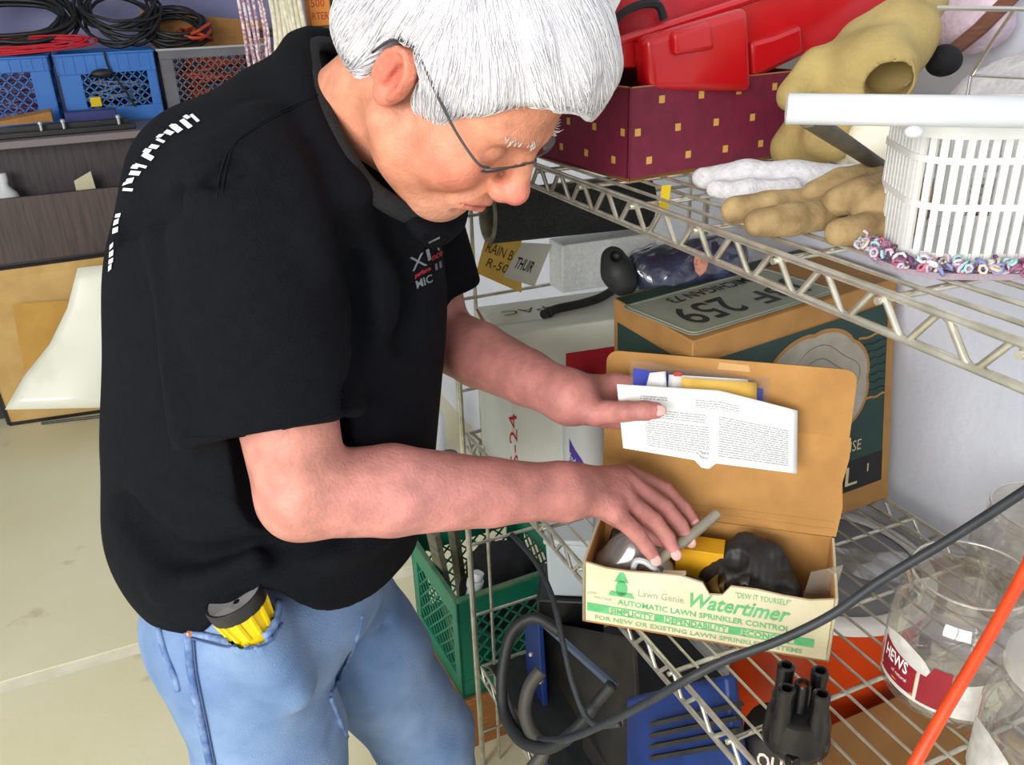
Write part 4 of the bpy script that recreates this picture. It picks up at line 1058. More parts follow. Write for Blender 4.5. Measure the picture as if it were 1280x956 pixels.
# ---- white carton
wz = 1.155; wo = pz(640, 602, ZL); wex = A(.36, -.045, 0); wey = A(.004, .150, 0)
wc = thing('carton', 'large white cardboard box with taped top under the rolled mat', 'box', wo + (wex + wey) / 2)
b = B(); b.box(wo, wex, wey, Z3 * (wz - ZL)); b.build('body', M_WCARD, wc, bevel=.004)
wn = -nrm(wey); wl = nrm(np.cross(Z3, wn)) # front face normal
def wface(x, z): return wo + nrm(wex) * x + Z3 * z + wn * .0008
b = B(); b.add([wface(.10, .165), wface(.30, .165), wface(.30, .225), wface(.10, .225)], [(0, 1, 2, 3)]); b.build('red_label', M_REDP, wc, smooth=False)
b = B(); b.add([wface(.215, .150) + wn * .0006, wface(.30, .150) + wn * .0006, wface(.30, .195) + wn * .0006, wface(.215, .190) + wn * .0006], [(0, 1, 2, 3)]); b.build('blue_label', M_BLUEP, wc, smooth=False)
b = B(); text_on(b, 'S-24', wface(.012, .03), Z3, -nrm(wex), .10, .014); b.build('lettering', M_REDP, wc, smooth=False)
b = B(); tn = nrm(wex); text_on(b, 'RTY PAC', wo + Z3 * (wz - ZL) + tn * .20 + wey * .70, -tn, -nrm(wey), .17, .022, off=.0014); b.build('lettering', M_INK, wc, smooth=False)
b = B(); b.add([wo + wey * .30 + Z3 * (wz - ZL + .0006), wo + wex + wey * .30 + Z3 * (wz - ZL + .0006), wo + wex + wey * .62 + Z3 * (wz - ZL + .0006), wo + wey * .62 + Z3 * (wz - ZL + .0006)], [(0, 1, 2, 3)]); b.build('tape', mat('clear_tape', (206, 208, 200), .3), wc, smooth=False)
b = B(); q = wo + Z3 * (wz - ZL); b.tube(spline([q + wey * .9 - wex * .002, q + wey * .6 + A(-.004, 0, -.012), q + wey * .25 + A(-.003, 0, -.03), q + A(.006, .002, -.008)], 4), .0022, 5); b.build('torn_edge', M_KRAFT, wc)
# ---- foam block, roll, envelope, card, bag and hose on the white carton
M_FOAM = mat('white_foam', (236, 240, 240), .8, col2=(222, 228, 228), scale=130, bump=.5, bscale=180)
fo = A(.672, 1.328, wz + .001); fex = A(.19, -.010, 0)
b = B(); b.box(fo, fex, (.002, .058, 0), (0, 0, .088)); foam = tag(b.build('foam_block', M_FOAM, bevel=.003), 'white textured foam block standing on the white box', 'foam')
M_RUBBER = mat('black_rubber_mat', (26, 29, 30), .75, col2=(44, 48, 48), scale=160, bump=.6, bscale=200); M_FELT = mat('grey_felt', (128, 122, 106), .95, col2=(96, 92, 80), scale=60, bump=.5, bscale=120)
roll = thing('rolled_mat', 'black rolled rubber mat with felt lining on the foam block', 'mat', fo + fex * .4 + Z3 * .079)
ra = A(.538, 1.335, 1.312); rb_ = A(.86, 1.358, 1.292)
rax = nrm(rb_ - ra); Lr = np.linalg.norm(rb_ - ra)
zc0 = ra[2]
def roll_ring(off, rx, rz, n=28): 
    sd = nrm(np.cross(rax, Z3)); up = np.cross(sd, rax); c = ra + rax * off
    return [c + sd * rx * math.cos(t) + up * rz * math.sin(t) * (1 + .06 * math.cos(t)) for t in np.linspace(0, 2 * math.pi, n, endpoint=False)]
def shell(b, rings, m=0):
    n = len(rings[0]); V = [q for r in rings for q in r]
    b.add(V, [(i * n + k, i * n + (k + 1) % n, (i + 1) * n + (k + 1) % n, (i + 1) * n + k) for i in range(len(rings) - 1) for k in range(n)], m)
RX, RZ = .033, .046
b = B(); shell(b, [roll_ring(o, RX, RZ) for o in np.linspace(0, Lr, 8)]); b.build('mat_outer', M_RUBBER, roll, angle=180)
b = B(); shell(b, [roll_ring(.0, RX, RZ), roll_ring(-.003, RX - .002, RZ - .002), roll_ring(-.003, RX - .008, RZ - .008), roll_ring(.01, RX - .011, RZ - .011), roll_ring(.14, RX - .012, RZ - .012)]); b.build('felt_lining', M_FELT, roll, angle=180)
b = B(); b.add(roll_ring(.14, RX - .012, RZ - .012) + roll_ring(Lr, RX, RZ), [tuple(range(28)), tuple(range(28, 56))]); b.build('inner_layer', M_FELT, roll)
M_YENV = mat('yellow_envelope', (238, 196, 98), .8, col2=(226, 182, 84), scale=20); M_TAGP = mat('grey_card', (196, 196, 184), .7)
def sheet(name, label, cat, corners, mt, th=.001):
    P = [np.asarray(c, float) for c in corners]; n = nrm(np.cross(P[1] - P[0], P[3] - P[0])) * th
    b = B(); b.hexa([p - n for p in P] + P); o = b.build(name, mt, smooth=False); tag(o, label, cat); return P, nrm(n), o
ye = thing('envelope', 'yellow envelope with handwritten letters leaning on the foam block', 'envelope', pz(618, 358, wz))
EP = [py(595, 341, 1.365), py(652, 366, 1.350), py(652, 300, 1.372), py(607, 298, 1.378)]
n = nrm(np.cross(EP[1] - EP[0], EP[3] - EP[0])); b = B(); b.hexa([p - n * .002 for p in EP] + EP); b.build('envelope_body', M_YENV, ye, smooth=False)
ex_ = EP[1] - EP[0]; ey_ = EP[3] - EP[0]
b = B(); text_on(b, 'RAIN B', EP[0] + ex_ * .06 + ey_ * .66, ex_ + ey_ * .10, ey_, .052, .018, shear=.2); text_on(b, 'R-50', EP[0] + ex_ * .14 + ey_ * .28, ex_ + ey_ * .10, ey_, .042, .016, shear=.2); b.build('handwriting', mat('pencil', (64, 52, 40), .8), ye, smooth=False)
tc_ = thing('card', 'grey swing card with bold black lettering beside the yellow envelope', 'card', pz(660, 362, wz))
TP = [py(629, 346, 1.335), py(668, 358, 1.325), py(690, 305, 1.345), py(653, 303, 1.350)]
n = nrm(np.cross(TP[1] - TP[0], TP[3] - TP[0])); b = B(); b.hexa([p - n * .0012 for p in TP] + TP); b.build('card_body', M_TAGP, tc_, smooth=False)
ex_ = TP[1] - TP[0]; ey_ = TP[3] - TP[0]; b = B(); text_on(b, 'THUIR', TP[0] + ex_ * .12 + ey_ * .30, ex_, ey_, .034, .022, bold=.02); b.build('lettering', M_BLKP, tc_, smooth=False)
# navy cloth in a clear bag
M_NAVY = mat('navy_cloth', (40, 50, 84), .6, col2=(26, 34, 60), scale=30, bump=.4, bscale=60, coat=.6)
pbg = thing('bagged_cloth', 'navy cloth folded in a clear plastic bag with a round crest', 'bag', wo + wex * .8 + Z3 * (wz - ZL))
bc0, bc1 = pd(805, 340, 1.40), pd(905, 322, 1.42)
def bagc(p):
    d = s_cap(p, bc0, bc1, .036, .040); d = smin(d, s_ell(p, lerp(bc0, bc1, .5) - Z3 * .018, (.085, .045, .042)), .03)
    d = d + .005 * wob(p * A(1, 1, 1), 70, 71) + .0022 * wob(p, 170, 72); return np.maximum(d, wz + .001 - p[:, 2])
sdf_obj('cloth_fold', bagc, bc0 - A(.1, .12, .1), bc1 + A(.12, .14, .12), .004, M_NAVY, pbg)
sdf_obj('clear_wrap', lambda p: bagc(p) - .004 + .0025 * wob(p, 230, 73), bc0 - A(.1, .12, .1), bc1 + A(.12, .14, .12), .005, clear_mat('clear_plastic_bag', (245, 245, 250), .06, .35, .12), pbg)
M_BLKR = mat('black_rubber', (22, 24, 26), .6, col2=(36, 38, 40), scale=40)
kc = pd(772, 335, 1.36)
def knob(p):
    d = s_path(p, [pd(766, 322, 1.36), pd(772, 340, 1.36), pd(780, 355, 1.36)], [.018, .022, .020], .02); d = np.maximum(d, -s_cap(p, pd(770, 320, 1.27), pd(770, 320, 1.35), .007, .009)); return d
sdf_obj('rubber_grip', knob, kc - .07, kc + .07, .003, M_BLKR); tag(bpy.data.objects['rubber_grip'], 'black rubber grip end poking from the clear bag', 'grip')
cq = pd(876, 331, 1.20); cn = nrm(CAM - cq)
cu_ = nrm(np.cross(Z3, cn)); cv_ = np.cross(cn, cu_)
poly = [(-.010, .016), (.010, .016), (.011, .004), (.008, -.010), (0, -.018), (-.008, -.010), (-.011, .004)]
hit = march(lambda q: bagc(q) - .005, 876, 331, .9)
b = B(); b.prism(poly, hit + cn * .002, cu_, cv_, cn * .001); b.build('crest', mat('tan_crest', (176, 112, 84), .5, col2=(150, 66, 52), scale=90, lo=.45, hi=.55), pbg, smooth=False)
b = B(); b.tube(spline([pz(679, 393, wz + .0085), pz(696, 386, wz + .0085), pz(728, 379, wz + .0085), pz(752, 371, wz + .0085), pz(772, 358, wz + .009), pz(790, 346, wz + .010)], 6), .0075, 12)
ho = thing('rubber_hose', 'short black rubber hose lying on the white box', 'hose', pz(720, 380, wz)); b.build('hose', M_BLKR, ho, angle=60)
b = B(); b.lathe([(.0078, 0), (.0092, .001), (.0092, .006), (.0078, .007)], pz(684, 391, wz + .0085), pz(696, 386, wz) - pz(679, 393, wz), 14); b.build('collar', M_BLKR, ho)
# white jug with purple label standing before the white carton
jg = thing('jug', 'white plastic jug with a purple label in front of the white box', 'jug', pz(735, 600, ZL))
jq = pz(738, 598, ZL) + A(.0, .02, 0)
M_JUG = mat('white_jug_plastic', (214, 218, 222), .4)
b = B(); b.lathe([(0, 0), (.034, 0), (.038, .006), (.038, .10), (.034, .122), (.018, .142), (.016, .150), (.016, .165)], jq, n=24); b.build('bottle', M_JUG, jg, angle=50)
b = B(); b.lathe([(.0, .186), (.017, .186), (.018, .182), (.018, .166)], jq, n=18); b.build('cap', mat('blue_cap', (40, 52, 150), .4), jg)
def on_cyl(c, r, ang, z): return c + A(math.cos(ang) * r, math.sin(ang) * r, z)
fa = math.atan2(CAM[1] - jq[1], CAM[0] - jq[0])
b = B(); b.add([on_cyl(jq, .0386, fa - .75 + a * .30, z) for a, z in ((0, .028), (1, .022), (2, .016), (3, .010), (3, .026), (2, .050), (1, .066), (0, .084))], [(0, 1, 6, 7), (1, 2, 5, 6), (2, 3, 4, 5)]); b.build('label', mat('purple_label', (74, 56, 150), .5), jg)
b = B(); V, Fc = text2d('EndoC', shear=.2); sz = V.max(0); b.add([on_cyl(jq, .0392, fa - .74 + x / sz[0] * .6, .046 + y / sz[1] * .014 - .02 * x / sz[0]) for x, y in V], Fc); b.build('lettering', mat('white_print', (235, 235, 240), .6), jg)

# ---- green carton with the number plate
M_GRN = mat('dark_green_print', (22, 52, 46), .6, col2=(28, 60, 52), scale=15); M_KB = mat('kraft_box', (168, 124, 68), .8, col2=(152, 110, 58), scale=20, bump=.1, bscale=100)
gz = 1.225
GT = [pz(866, 427, gz), pz(1121, 347, gz), None, pz(767, 372, gz)]
GT[1][0] = min(GT[1][0], 1.078); GT[2] = GT[1] + (GT[3] - GT[0])
GB = [GT[0] + A(-.012, -.035, 0), pz(1110, 622, ZL), None, None]; GB[0][2] = ZL; GB[3] = GB[0] + (GT[3] - GT[0]); GB[3][2] = ZL; GB[2] = GB[1] + (GT[3] - GT[0]); GB[2][2] = ZL
GT[2][0] = min(GT[2][0], 1.085); GB[2][0] = min(GB[2][0], 1.085)
gc = thing('carton', 'dark green and kraft cardboard box with a pale round emblem', 'box', (GB[0] + GB[1] + GB[2] + GB[3]) / 4)
b = B(); b.hexa(GB + GT); b.build('body', M_KB, gc, bevel=.002)
def gface(s, t, off=.0008):  # front face
    p = lerp(lerp(GB[0], GB[1], s), lerp(GT[0], GT[1], s), t); return p + nrm(np.cross(GB[1] - GB[0], GT[0] - GB[0])) * off
def gleft(s, t, off=.0008):
    p = lerp(lerp(GB[3], GB[0], s), lerp(GT[3], GT[0], s), t); return p + nrm(np.cross(GB[0] - GB[3], GT[3] - GB[3])) * off
def patch(fn, s0, s1, t0, t1, name, mt, off, n=6):
    b = B(); b.grid(lambda u, v: fn(s0 + (s1 - s0) * u, t0 + (t1 - t0) * v, off), n, n); return b.build(name, mt, gc, smooth=False)
patch(gface, .11, .955, .10, .90, 'printed_panel', M_GRN, .0006)
patch(gleft, .06, .95, .08, .90, 'printed_panel', M_GRN, .0006)
patch(gface, .11, .955, .10, .24, 'black_band', M_BLKP, .0010)
M_EMB = mat('pale_emblem', (168, 162, 148), .8, col2=(150, 146, 134), scale=26)
def emb(rs, rt, off, name, mt, scal=.0):
    b = B(); V = [gface(.56, .60, off)] ; k = 64
    for i in range(k):
        t = 2 * math.pi * i / k; r = 1 + scal * (abs(math.sin(4 * t)) ** .6 - .4); V.append(gface(.56 + rs * r * math.cos(t), .60 + rt * r * math.sin(t), off))
    b.add(V, [(0, 1 + i, 1 + (i + 1) % k) for i in range(k)]); b.build(name, mt, gc, smooth=False)
emb(.302, .275, .0010, 'emblem_border', M_KB, .05); emb(.288, .258, .0014, 'emblem', M_EMB, .05)
M_EMBL = mat('emblem_line', (118, 112, 98), .8)
for rr_ in (.10, .16, .22):
    b = B(); b.tube([gface(.58 + rr_ * math.cos(t) * (1 + .08 * math.sin(5 * t)), .60 + .9 * rr_ * math.sin(t) * (1 + .08 * math.cos(4 * t)), .0014) for t in np.linspace(0, 6.283, 40)[:-1]], .0007, 4, True); b.build('emblem_line', M_EMBL, gc)
for k in range(9):
    t = .50 + .035 * k; s0 = .56 + .30 * math.sqrt(max(0, 1 - ((t - .60) / .275) ** 2)) + .01
    b = B(); b.tube([gface(s0 + (.95 - s0) * a, t + .004 * math.sin(a * 9 + k), .0010) for a in np.linspace(0, 1, 12)], .0009 if k not in (0, 8) else .0022, 4); b.build('wave_line', M_KB if k in (0, 8) else mat('dark_line', (14, 34, 32), .7), gc)
M_CREP = mat('cream_print', (196, 186, 150), .7)
gx_ = nrm(GB[1] - GB[0]); gy_ = nrm(GT[0] - GB[0])
b = B(); text_on(b, 'NOISE', gface(.690, .285, 0), gx_, gy_, .056, .018, off=.0014); b.build('lettering', M_CREP, gc, smooth=False)
b = B(); text_on(b, 'E L', gface(.630, .130, 0), gx_, gy_, .075, .032, off=.0016); b.build('lettering', M_CREP, gc, smooth=False)
b = B(); text_on(b, 'I', gface(.87, .165, 0), gx_, gy_, .003, .014, off=.0016); b.build('lettering', M_CREP, gc, smooth=False)
b = B(); b.add([lerp(GT[0], GT[3], .80) + Z3 * .001, lerp(GT[1], GT[2], .80) + Z3 * .001, lerp(GT[1], GT[2], .97) + Z3 * .001, lerp(GT[0], GT[3], .97) + Z3 * .001], [(0, 1, 2, 3)]); b.build('printed_strip', M_GRN, gc, smooth=False)
# number plate
pe1 = nrm((GT[1] - GT[0]) * A(1, 1, 0)); pe2 = A(-pe1[1], pe1[0], 0); po = GT[0] + pe1 * .010 + pe2 * .010 + Z3 * .001
M_PLATE = mat('grey_plate', (150, 156, 140), .4, .1, col2=(138, 144, 130), scale=12)
npl = thing('number_plate', 'old grey number plate lying upside down on the green box', 'plate', po + pe1 * .15 + pe2 * .076)
b = B(); R_ = rr(.305, .152, .014); b.prism([tuple(q) for q in R_], po, pe1, pe2, Z3 * .0014); b.build('plate_body', M_PLATE, npl, bevel=.0006)
b = B(); Pp = [po + pe1 * (x + .006) + pe2 * (y + .006) + Z3 * .0018 for x, y in rr(.293, .140, .010)]; b.tube(Pp, .0012, 5, True); b.build('raised_rim', M_PLATE, npl)
M_EMBO = mat('embossed_black', (26, 36, 32), .5)
def ptext(s, x0, y0, w, h, name): # reads from the far side: upside down for the camera
    b = B(); V, Fc = text2d(s, bold=.012, res=4); sz = V.max(0); Q = [po + pe1 * (x0 - x / sz[0] * w) + pe2 * (y0 - y / sz[1] * h) + Z3 * .0022 for x, y in V]; b.add(Q, Fc); b.build(name, M_EMBO, npl, smooth=False)
ptext('259', .142, .092, .108, .066, 'lettering'); ptext('JBF', .285, .092, .112, .066, 'lettering'); ptext('MICHIGAN 73', .235, .134, .165, .024, 'lettering')

# ---- sprinkler control carton
M_WT = mat('cream_card_print', (218, 210, 182), .75, col2=(204, 194, 162), scale=14, bump=.1, bscale=120); M_KIN = mat('kraft_inside', (186, 138, 78), .85, col2=(168, 122, 66), scale=16, bump=.12, bscale=150)
to = pz(728, 776, ZL); tfr = pz(1036, 828, ZL); tex = (tfr - to) * A(1, 1, 0); TW = np.linalg.norm(tex); tx = nrm(tex); ty = A(-tx[1], tx[0], 0); TD, TH = .135, .097
tb = thing('carton', 'open cream sprinkler control carton with green lettering and raised lid', 'box', to + tex / 2 + ty * TD / 2)
def tf(x, z, off=.0006): return to + tx * x + Z3 * z - ty * off
# front panel with a thumb notch
prof = [(0, 0), (TW, 0), (TW, TH)] + [(TW * t, TH - .004 - .004 * math.sin(t * 9)) for t in (.9, .8, .7)] + [(TW * .60, TH - .005), (TW * .57, TH - .020), (TW * .52, TH - .022), (TW * .49, TH - .006)] + [(TW * t, TH - .003 - .003 * math.sin(t * 11)) for t in (.4, .3, .2, .1)] + [(0, TH)]
b = B(); b.prism(prof, to, tx, Z3, ty * .003); b.build('front_panel', M_WT, tb, smooth=False)
b = B(); b.prism(prof, to + ty * .0031, tx, Z3, ty * .0008); b.build('panel_lining', M_KIN, tb, smooth=False)
for x in (0, TW - .003):
    b = B(); b.box(to + tx * x, tx * .003, ty * TD, Z3 * TH); b.build('side_panel', M_WT, tb, smooth=False)
    b = B(); b.box(to + tx * (x + (.0031 if x == 0 else -.0016)) + Z3 * .002, tx * .0015, ty * TD, Z3 * (TH - .003)); b.build('panel_lining', M_KIN, tb, smooth=False)
b = B(); b.box(to + ty * (TD - .003), tex, ty * .003, Z3 * TH); b.build('back_panel', M_KIN, tb, smooth=False)
b = B(); b.box(to, tex, ty * TD, Z3 * .003); b.build('bottom_panel', M_KIN, tb, smooth=False)
# lid
hg = to + ty * TD + Z3 * TH; ltl = pz(771, 438, 1.205); ltr = pz(1047, 457, 1.205)
lv = ((ltl + ltr) / 2 - (hg + tex / 2)); lv -= tx * (lv @ tx); Ll = np.linalg.norm(lv); lv = nrm(lv); ln = nrm(np.cross(tx, lv))
fold = Ll * .60; lv2 = nrm(lv + ln * .10)
b = B(); b.prism([(-.002, 0), (TW + .002, 0), (TW + .006, fold * .3), (TW + .002, fold * .55), (TW + .007, fold * .8), (TW + .006, fold), (-.004, fold)], hg, tx, lv, ln * -.003); b.build('lid', M_KIN, tb, smooth=False)
h2 = hg + lv * fold; L2 = Ll - fold; rcn = [(-.004, 0), (TW + .004, 0)] + [(TW + .004 - .016 + .016 * math.cos(t), L2 - .016 + .016 * math.sin(t)) for t in np.linspace(0, math.pi / 2, 6)] + [(-.004 + .016 - .016 * math.cos(t), L2 - .016 + .016 * math.sin(t)) for t in np.linspace(math.pi / 2, 0, 6)]
b = B(); b.prism(rcn, h2, tx, lv2, ln * -.003); b.build('tuck_flap', M_KIN, tb, smooth=False)
for s in (.010, .020):
    b = B(); b.bar(hg + lv * s + tx * .002 + ln * .0005, hg + lv * s + tx * (TW - .002) + ln * .0005, .0022, .001, up=ln); b.build('crease', M_KIN, tb)
b = B(); q = h2 + lv2 * (L2 - .014) + tx * TW * .46 + ln * .0006; b.add([q, q + tx * .042, q + tx * .040 + lv2 * .009, q + tx * .002 + lv2 * .010], [(0, 1, 2, 3)]); b.build('scuff', mat('pale_scuff', (206, 164, 110), .8), tb, smooth=False)
# printing
def ttext(s, x, z, w, h, mt=M_GRNP, **kw):
    b = B(); text_on(b, s, tf(x * TW, z * TH, .0004), tx, Z3, w * TW, h * TH, off=.0004 * -1 if False else .0004, **kw); V = b.v[0]; b.v[0] = V; return b.build('lettering', mt, tb, smooth=False)
def tband(x0, x1, z0, z1, mt=M_GRNP):
    b = B(); b.add([tf(x0 * TW, z0 * TH), tf(x1 * TW, z0 * TH), tf(x1 * TW, z1 * TH), tf(x0 * TW, z1 * TH)], [(0, 1, 2, 3)]); b.build('printed_band', mt, tb, smooth=False)
tband(.02, .115, .20, .34); tband(.305, .345, .20, .33); tband(.605, .655, .20, .33); tband(.86, .935, .20, .335)
for x0, x1 in ((.115, .305), (.345, .605), (.655, .86)): tband(x0, x1, .315, .335); tband(x0, x1, .195, .212)
ttext('SIMPLICITY', .120, .215, .18, .095, bold=.03); ttext('DEPENDABILITY', .350, .215, .25, .095, bold=.03); ttext('ECONOMY', .66, .215, .195, .095, bold=.03)
ttext('AUTOMATIC LAWN SPRINKLER CONTROL', .15, .385, .69, .09, bold=.02); ttext('FOR NEW OR EXISTING LAWN SPRINKLER SYSTEMS', .055, .075, .84, .075, mt=mat('olive_green_print', (128, 170, 120), .7), bold=.02)
ttext('Lawn Genie', .235, .575, .185, .11, mt=mat('grey_green_print', (150, 170, 140), .7)); ttext('Watertimer', .445, .53, .39, .24, shear=.35, bold=.02); ttext('"DEW IT YOURSELF"', .62, .80, .21, .09)
ttext('LOW', .022, .49, .04, .045, mt=MATS['grey_green_print']); ttext('VOLTAGE', .05, .425, .075, .045, mt=MATS['grey_green_print'])
b = B(); b.add([tf((.165 + .028 * math.cos(t) * .9) * TW, (.66 + .13 * math.sin(t)) * TH) for t in np.linspace(0, 6.283, 14)[:-1]], [tuple(range(13))]); b.add([tf((.165 + x) * TW, z * TH) for x, z in ((-.03, .76), (.03, .76), (.008, .92), (-.008, .92))], [(0, 1, 2, 3)]); b.add([tf((.165 + x) * TW, z * TH) for x, z in ((-.055, .52), (.055, .52), (.045, .60), (-.045, .60))], [(0, 1, 2, 3)]); b.build('printed_figure', M_GRNP, tb, smooth=False)
# ---- contents of the sprinkler carton
def tin(x, y, z): return to + tx * (x * TW) + ty * y + Z3 * z
b = B(); b.box(tin(.36, .060, .004), tx * .062, ty * .035, Z3 * .092); tag(b.build('small_box', mat('yellow_card', (220, 164, 20), .6, col2=(204, 148, 14), scale=20), bevel=.001), 'small yellow card box standing inside the cream carton', 'box')
M_BKM = mat('black_moulding', (26, 25, 27), .55, col2=(40, 38, 38), scale=50, bump=.2)
def valve(p):
    c = tin(.66, .078, .062); d = s_ell(p, c, (.055, .042, .045)); d = smin(d, s_cap(p, tin(.55, .070, .05), tin(.80, .055, .055), .030, .026), .015)
    d = smin(d, s_path(p, [tin(.60, .03, .06), tin(.66, .02, .085), tin(.74, .022, .07)], [.010, .012, .010], .005), .006)
    for q in (tin(.70, .022, .078), tin(.82, .030, .074), tin(.60, .050, .10)): d = smax(d, -s_ell(p, q, (.017, .017, .016)), .005)
    d = smin(d, s_path(p, [tin(.56, .085, .065), tin(.64, .09, .094), tin(.74, .085, .090), tin(.80, .08, .07)], [.015, .017, .017, .015], .01), .006)
    d = smin(d, s_path(p, [tin(.67, .010, .078), tin(.71, .006, .088), tin(.76, .010, .078)], [.006, .006, .006]), .004)
    m = np.maximum(np.maximum(ty @ (to - 0) - p @ ty + .006, p @ ty - (to @ ty) - TD + .006), to[2] + .004 - p[:, 2]); return np.maximum(d + .001 * wob(p, 150, 81), m)
sdf_obj('valve_body', lambda p: valve(p) + .0018 * np.abs(np.sin((p @ tx) * 330)) * (p[:, 2] > to[2] + .072), tin(.66, .07, 0) - A(.11, .11, 0), tin(.66, .07, .13) + A(.11, .11, 0), .003, M_BKM); tag(bpy.data.objects['valve_body'], 'black moulded sprinkler valve filling the cream carton', 'valve')
M_BRASS = mat('tarnished_brass', (120, 94, 54), .4, .8, col2=(84, 66, 42), scale=40)
b = B(); c = tin(.535, .022, .070); ax = nrm(tx * .75 - ty * .1 + Z3 * .45); b.lathe([(.006, -.030), (.007, -.012), (.010, -.004), (.0155, .010), (.0165, .013), (.0145, .013), (.009, .002), (.0, -.002)], c, ax, 20); tag(b.build('brass_fitting', M_BRASS), 'tarnished brass bell fitting in the notch of the cream carton', 'fitting')
b = B(); b.tube(spline([tin(.33, .018, .07), tin(.42, .016, .082), tin(.47, .018, .078), tin(.51, .022, .066)], 5), .0055, 8); tag(b.build('black_cable', M_BKM), 'short black cable end leading to the brass fitting', 'cable')
b = B(); b.tube(spline([tin(.20, .020, .078), tin(.215, .016, .098), tin(.25, .014, .101), tin(.285, .016, .092), tin(.30, .02, .084)], 6), .0042, 8); tag(b.build('hook', mat('pale_grey_plastic', (196, 200, 206), .4)), 'pale grey plastic hook on the rim of the cream carton', 'hook')
b = B(); b.bar(tin(.325, .012, .088), tin(.42, .010, .094), .010, .004); tag(b.build('plastic_tab', mat('beige_plastic', (206, 186, 160), .4), bevel=.001), 'beige plastic tab beside the pale hook', 'tab')
b = B(); q = tin(.86, .035, .02); b.hexa([q, q + tx * .042 + ty * .02, q + tx * .042 + ty * .022, q + ty * .002, q + Z3 * .085 + tx * .012, q + tx * .05 + ty * .02 + Z3 * .088, q + tx * .05 + ty * .022 + Z3 * .088, q + tx * .012 + ty * .002 + Z3 * .085]); tag(b.build('clear_packet', clear_mat('clear_sheet', (236, 232, 224), .10, .4, .1, .18), smooth=False), 'clear plastic packet standing at the end of the carton', 'packet')
def cbag(p): return np.maximum(s_path(p, [tin(.10, .05, .06), tin(.20, .06, .075), tin(.30, .05, .06)], [.028, .034, .024], .02) + .006 * wob(p, 120, 83), to[2] + .01 - p[:, 2])
sdf_obj('plastic_bag', cbag, tin(.2, .05, 0) - A(.1, .1, 0), tin(.2, .05, .13) + A(.1, .1, 0), .0035, clear_mat('smoky_bag', (190, 180, 176), .08, .4, .15, .30)); tag(bpy.data.objects['plastic_bag'], 'smoky crumpled plastic bag under the working hand', 'bag')
b = B(); b.tube([tin(.06, .09, .01), tin(.10, .10, .082)], .012, 8); tag(b.build('black_tube', M_BKM), 'black tube end at the left corner of the cream carton', 'tube')

# ---- plastic jars
M_JAR = clear_mat('clear_jar_plastic', (240, 238, 234), .06, .55, .06, .03)
M_LABELW = mat('torn_white_label', (214, 212, 208), .7, col2=(190, 188, 186), scale=60); M_LABELR = mat('dark_red_label', (142, 20, 40), .5, col2=(128, 14, 34), scale=30)
def jar(c, R, H, label, face=None, red=False, mouth=None):
    t = thing('jar', label, 'jar', c, 'clear plastic jars on the lower shelf'); m_ = mouth or R * .82
    pr = [(R * .3, .002), (R * .86, 0.0), (R * .97, .008), (R, .02), (R, H * .60), (R * .985, H * .66), (R * .94, H * .73), (m_ + .004, H * .80), (m_, H * .84), (m_, H * .90), (m_ + .003, H * .91), (m_ + .003, H * .925), (m_, H * .935), (m_, H)]
    b = B(); b.lathe(pr, c, n=48); b.build('jar_wall', M_JAR, t, angle=60)
    b = B(); b.lathe([(m_ + .0016 * math.cos(a), H + .0016 * math.sin(a)) for a in np.linspace(0, 6.283, 7)], c, n=48); b.build('mouth_rim', clear_mat('jar_rim', (236, 234, 228), .25, .7, .1, .25), t, angle=180)
    b = B(); b.lathe([(0, .006), (R * .5, .004), (R * .8, .002)], c, n=40); b.build('jar_base', M_JAR, t)
    if face is not None:
        def strip(a0, a1, zf0, zf1, nm, mt, r):
            n = max(4, int(abs(a1 - a0) * 14)); b = B(); b.grid(lambda u, v: on_cyl(c, r, a0 + (a1 - a0) * u, zf0(u) * (1 - v) + zf1(u) * v), n, 3); return b.build(nm, mt, t, angle=180)
        f = face
        strip(f - 1.30, f + 1.30, lambda u: .024, lambda u: H * (.50 + .07 * math.sin(u * 9) * (u < .75) - .12 * math.exp(-((u - .42) / .05) ** 2) - .10 * max(0, u - .6)), 'torn_label', M_LABELW, R + .0006)
        if red:
            strip(f - 1.25, f - .52, lambda u: .030, lambda u: H * (.46 - .06 * u), 'red_label', M_LABELR, R + .0010)
            strip(f - .47, f - .05, lambda u: .028, lambda u: H * (.40 + .10 * (u > .3)), 'red_label', M_LABELR, R + .0010)
            b = B(); b.tube([on_cyl(c, R + .0012, f - 1.25 + .73 * x, z) for x, z in ((0, .036), (.5, .034), (1, .032), (1, H * .30), (1, H * .385))], .0006, 4); b.build('gold_line', M_GOLD, t)
            b = B(); V, Fc = text2d('HEWS', bold=.02); sz = V.max(0); b.add([on_cyl(c, R + .0016, f - 1.16 + x / sz[0] * .50, .052 + y / sz[1] * .017) for x, y in V], Fc); b.build('lettering', MATS['white_print'], t)
            b = B(); V, Fc = text2d('of natural'); sz = V.max(0); b.add([on_cyl(c, R + .0016, f - .95 + x / sz[0] * .30, .042 + y / sz[1] * .005) for x, y in V], Fc); b.build('lettering', MATS['white_print'], t)
    return t
j1 = A(.775, .524, ZL); fa1 = math.atan2(CAM[1] - j1[1], CAM[0] - j1[0])
jar(j1, .077, .165, 'clear plastic jar with a torn red and white label beside the cream carton', fa1 + .10, True)
j2 = A(.737, .372, ZL); jt2 = jar(j2, .074, .165, 'clear plastic jar with only a torn white label remaining', math.atan2(CAM[1] - j2[1], CAM[0] - j2[0]), False)
b = B(); b.lathe([(0, .171), (.058, .171), (.063, .169), (.064, .160)], j2, n=40); b.build('lid', clear_mat('milky_lid', (232, 230, 226), .15, .4, .2, .55), jt2, angle=50)
j3 = A(.990, .590, ZL); jar(j3, .080, .15, 'clear plastic jar without label against the white wall')
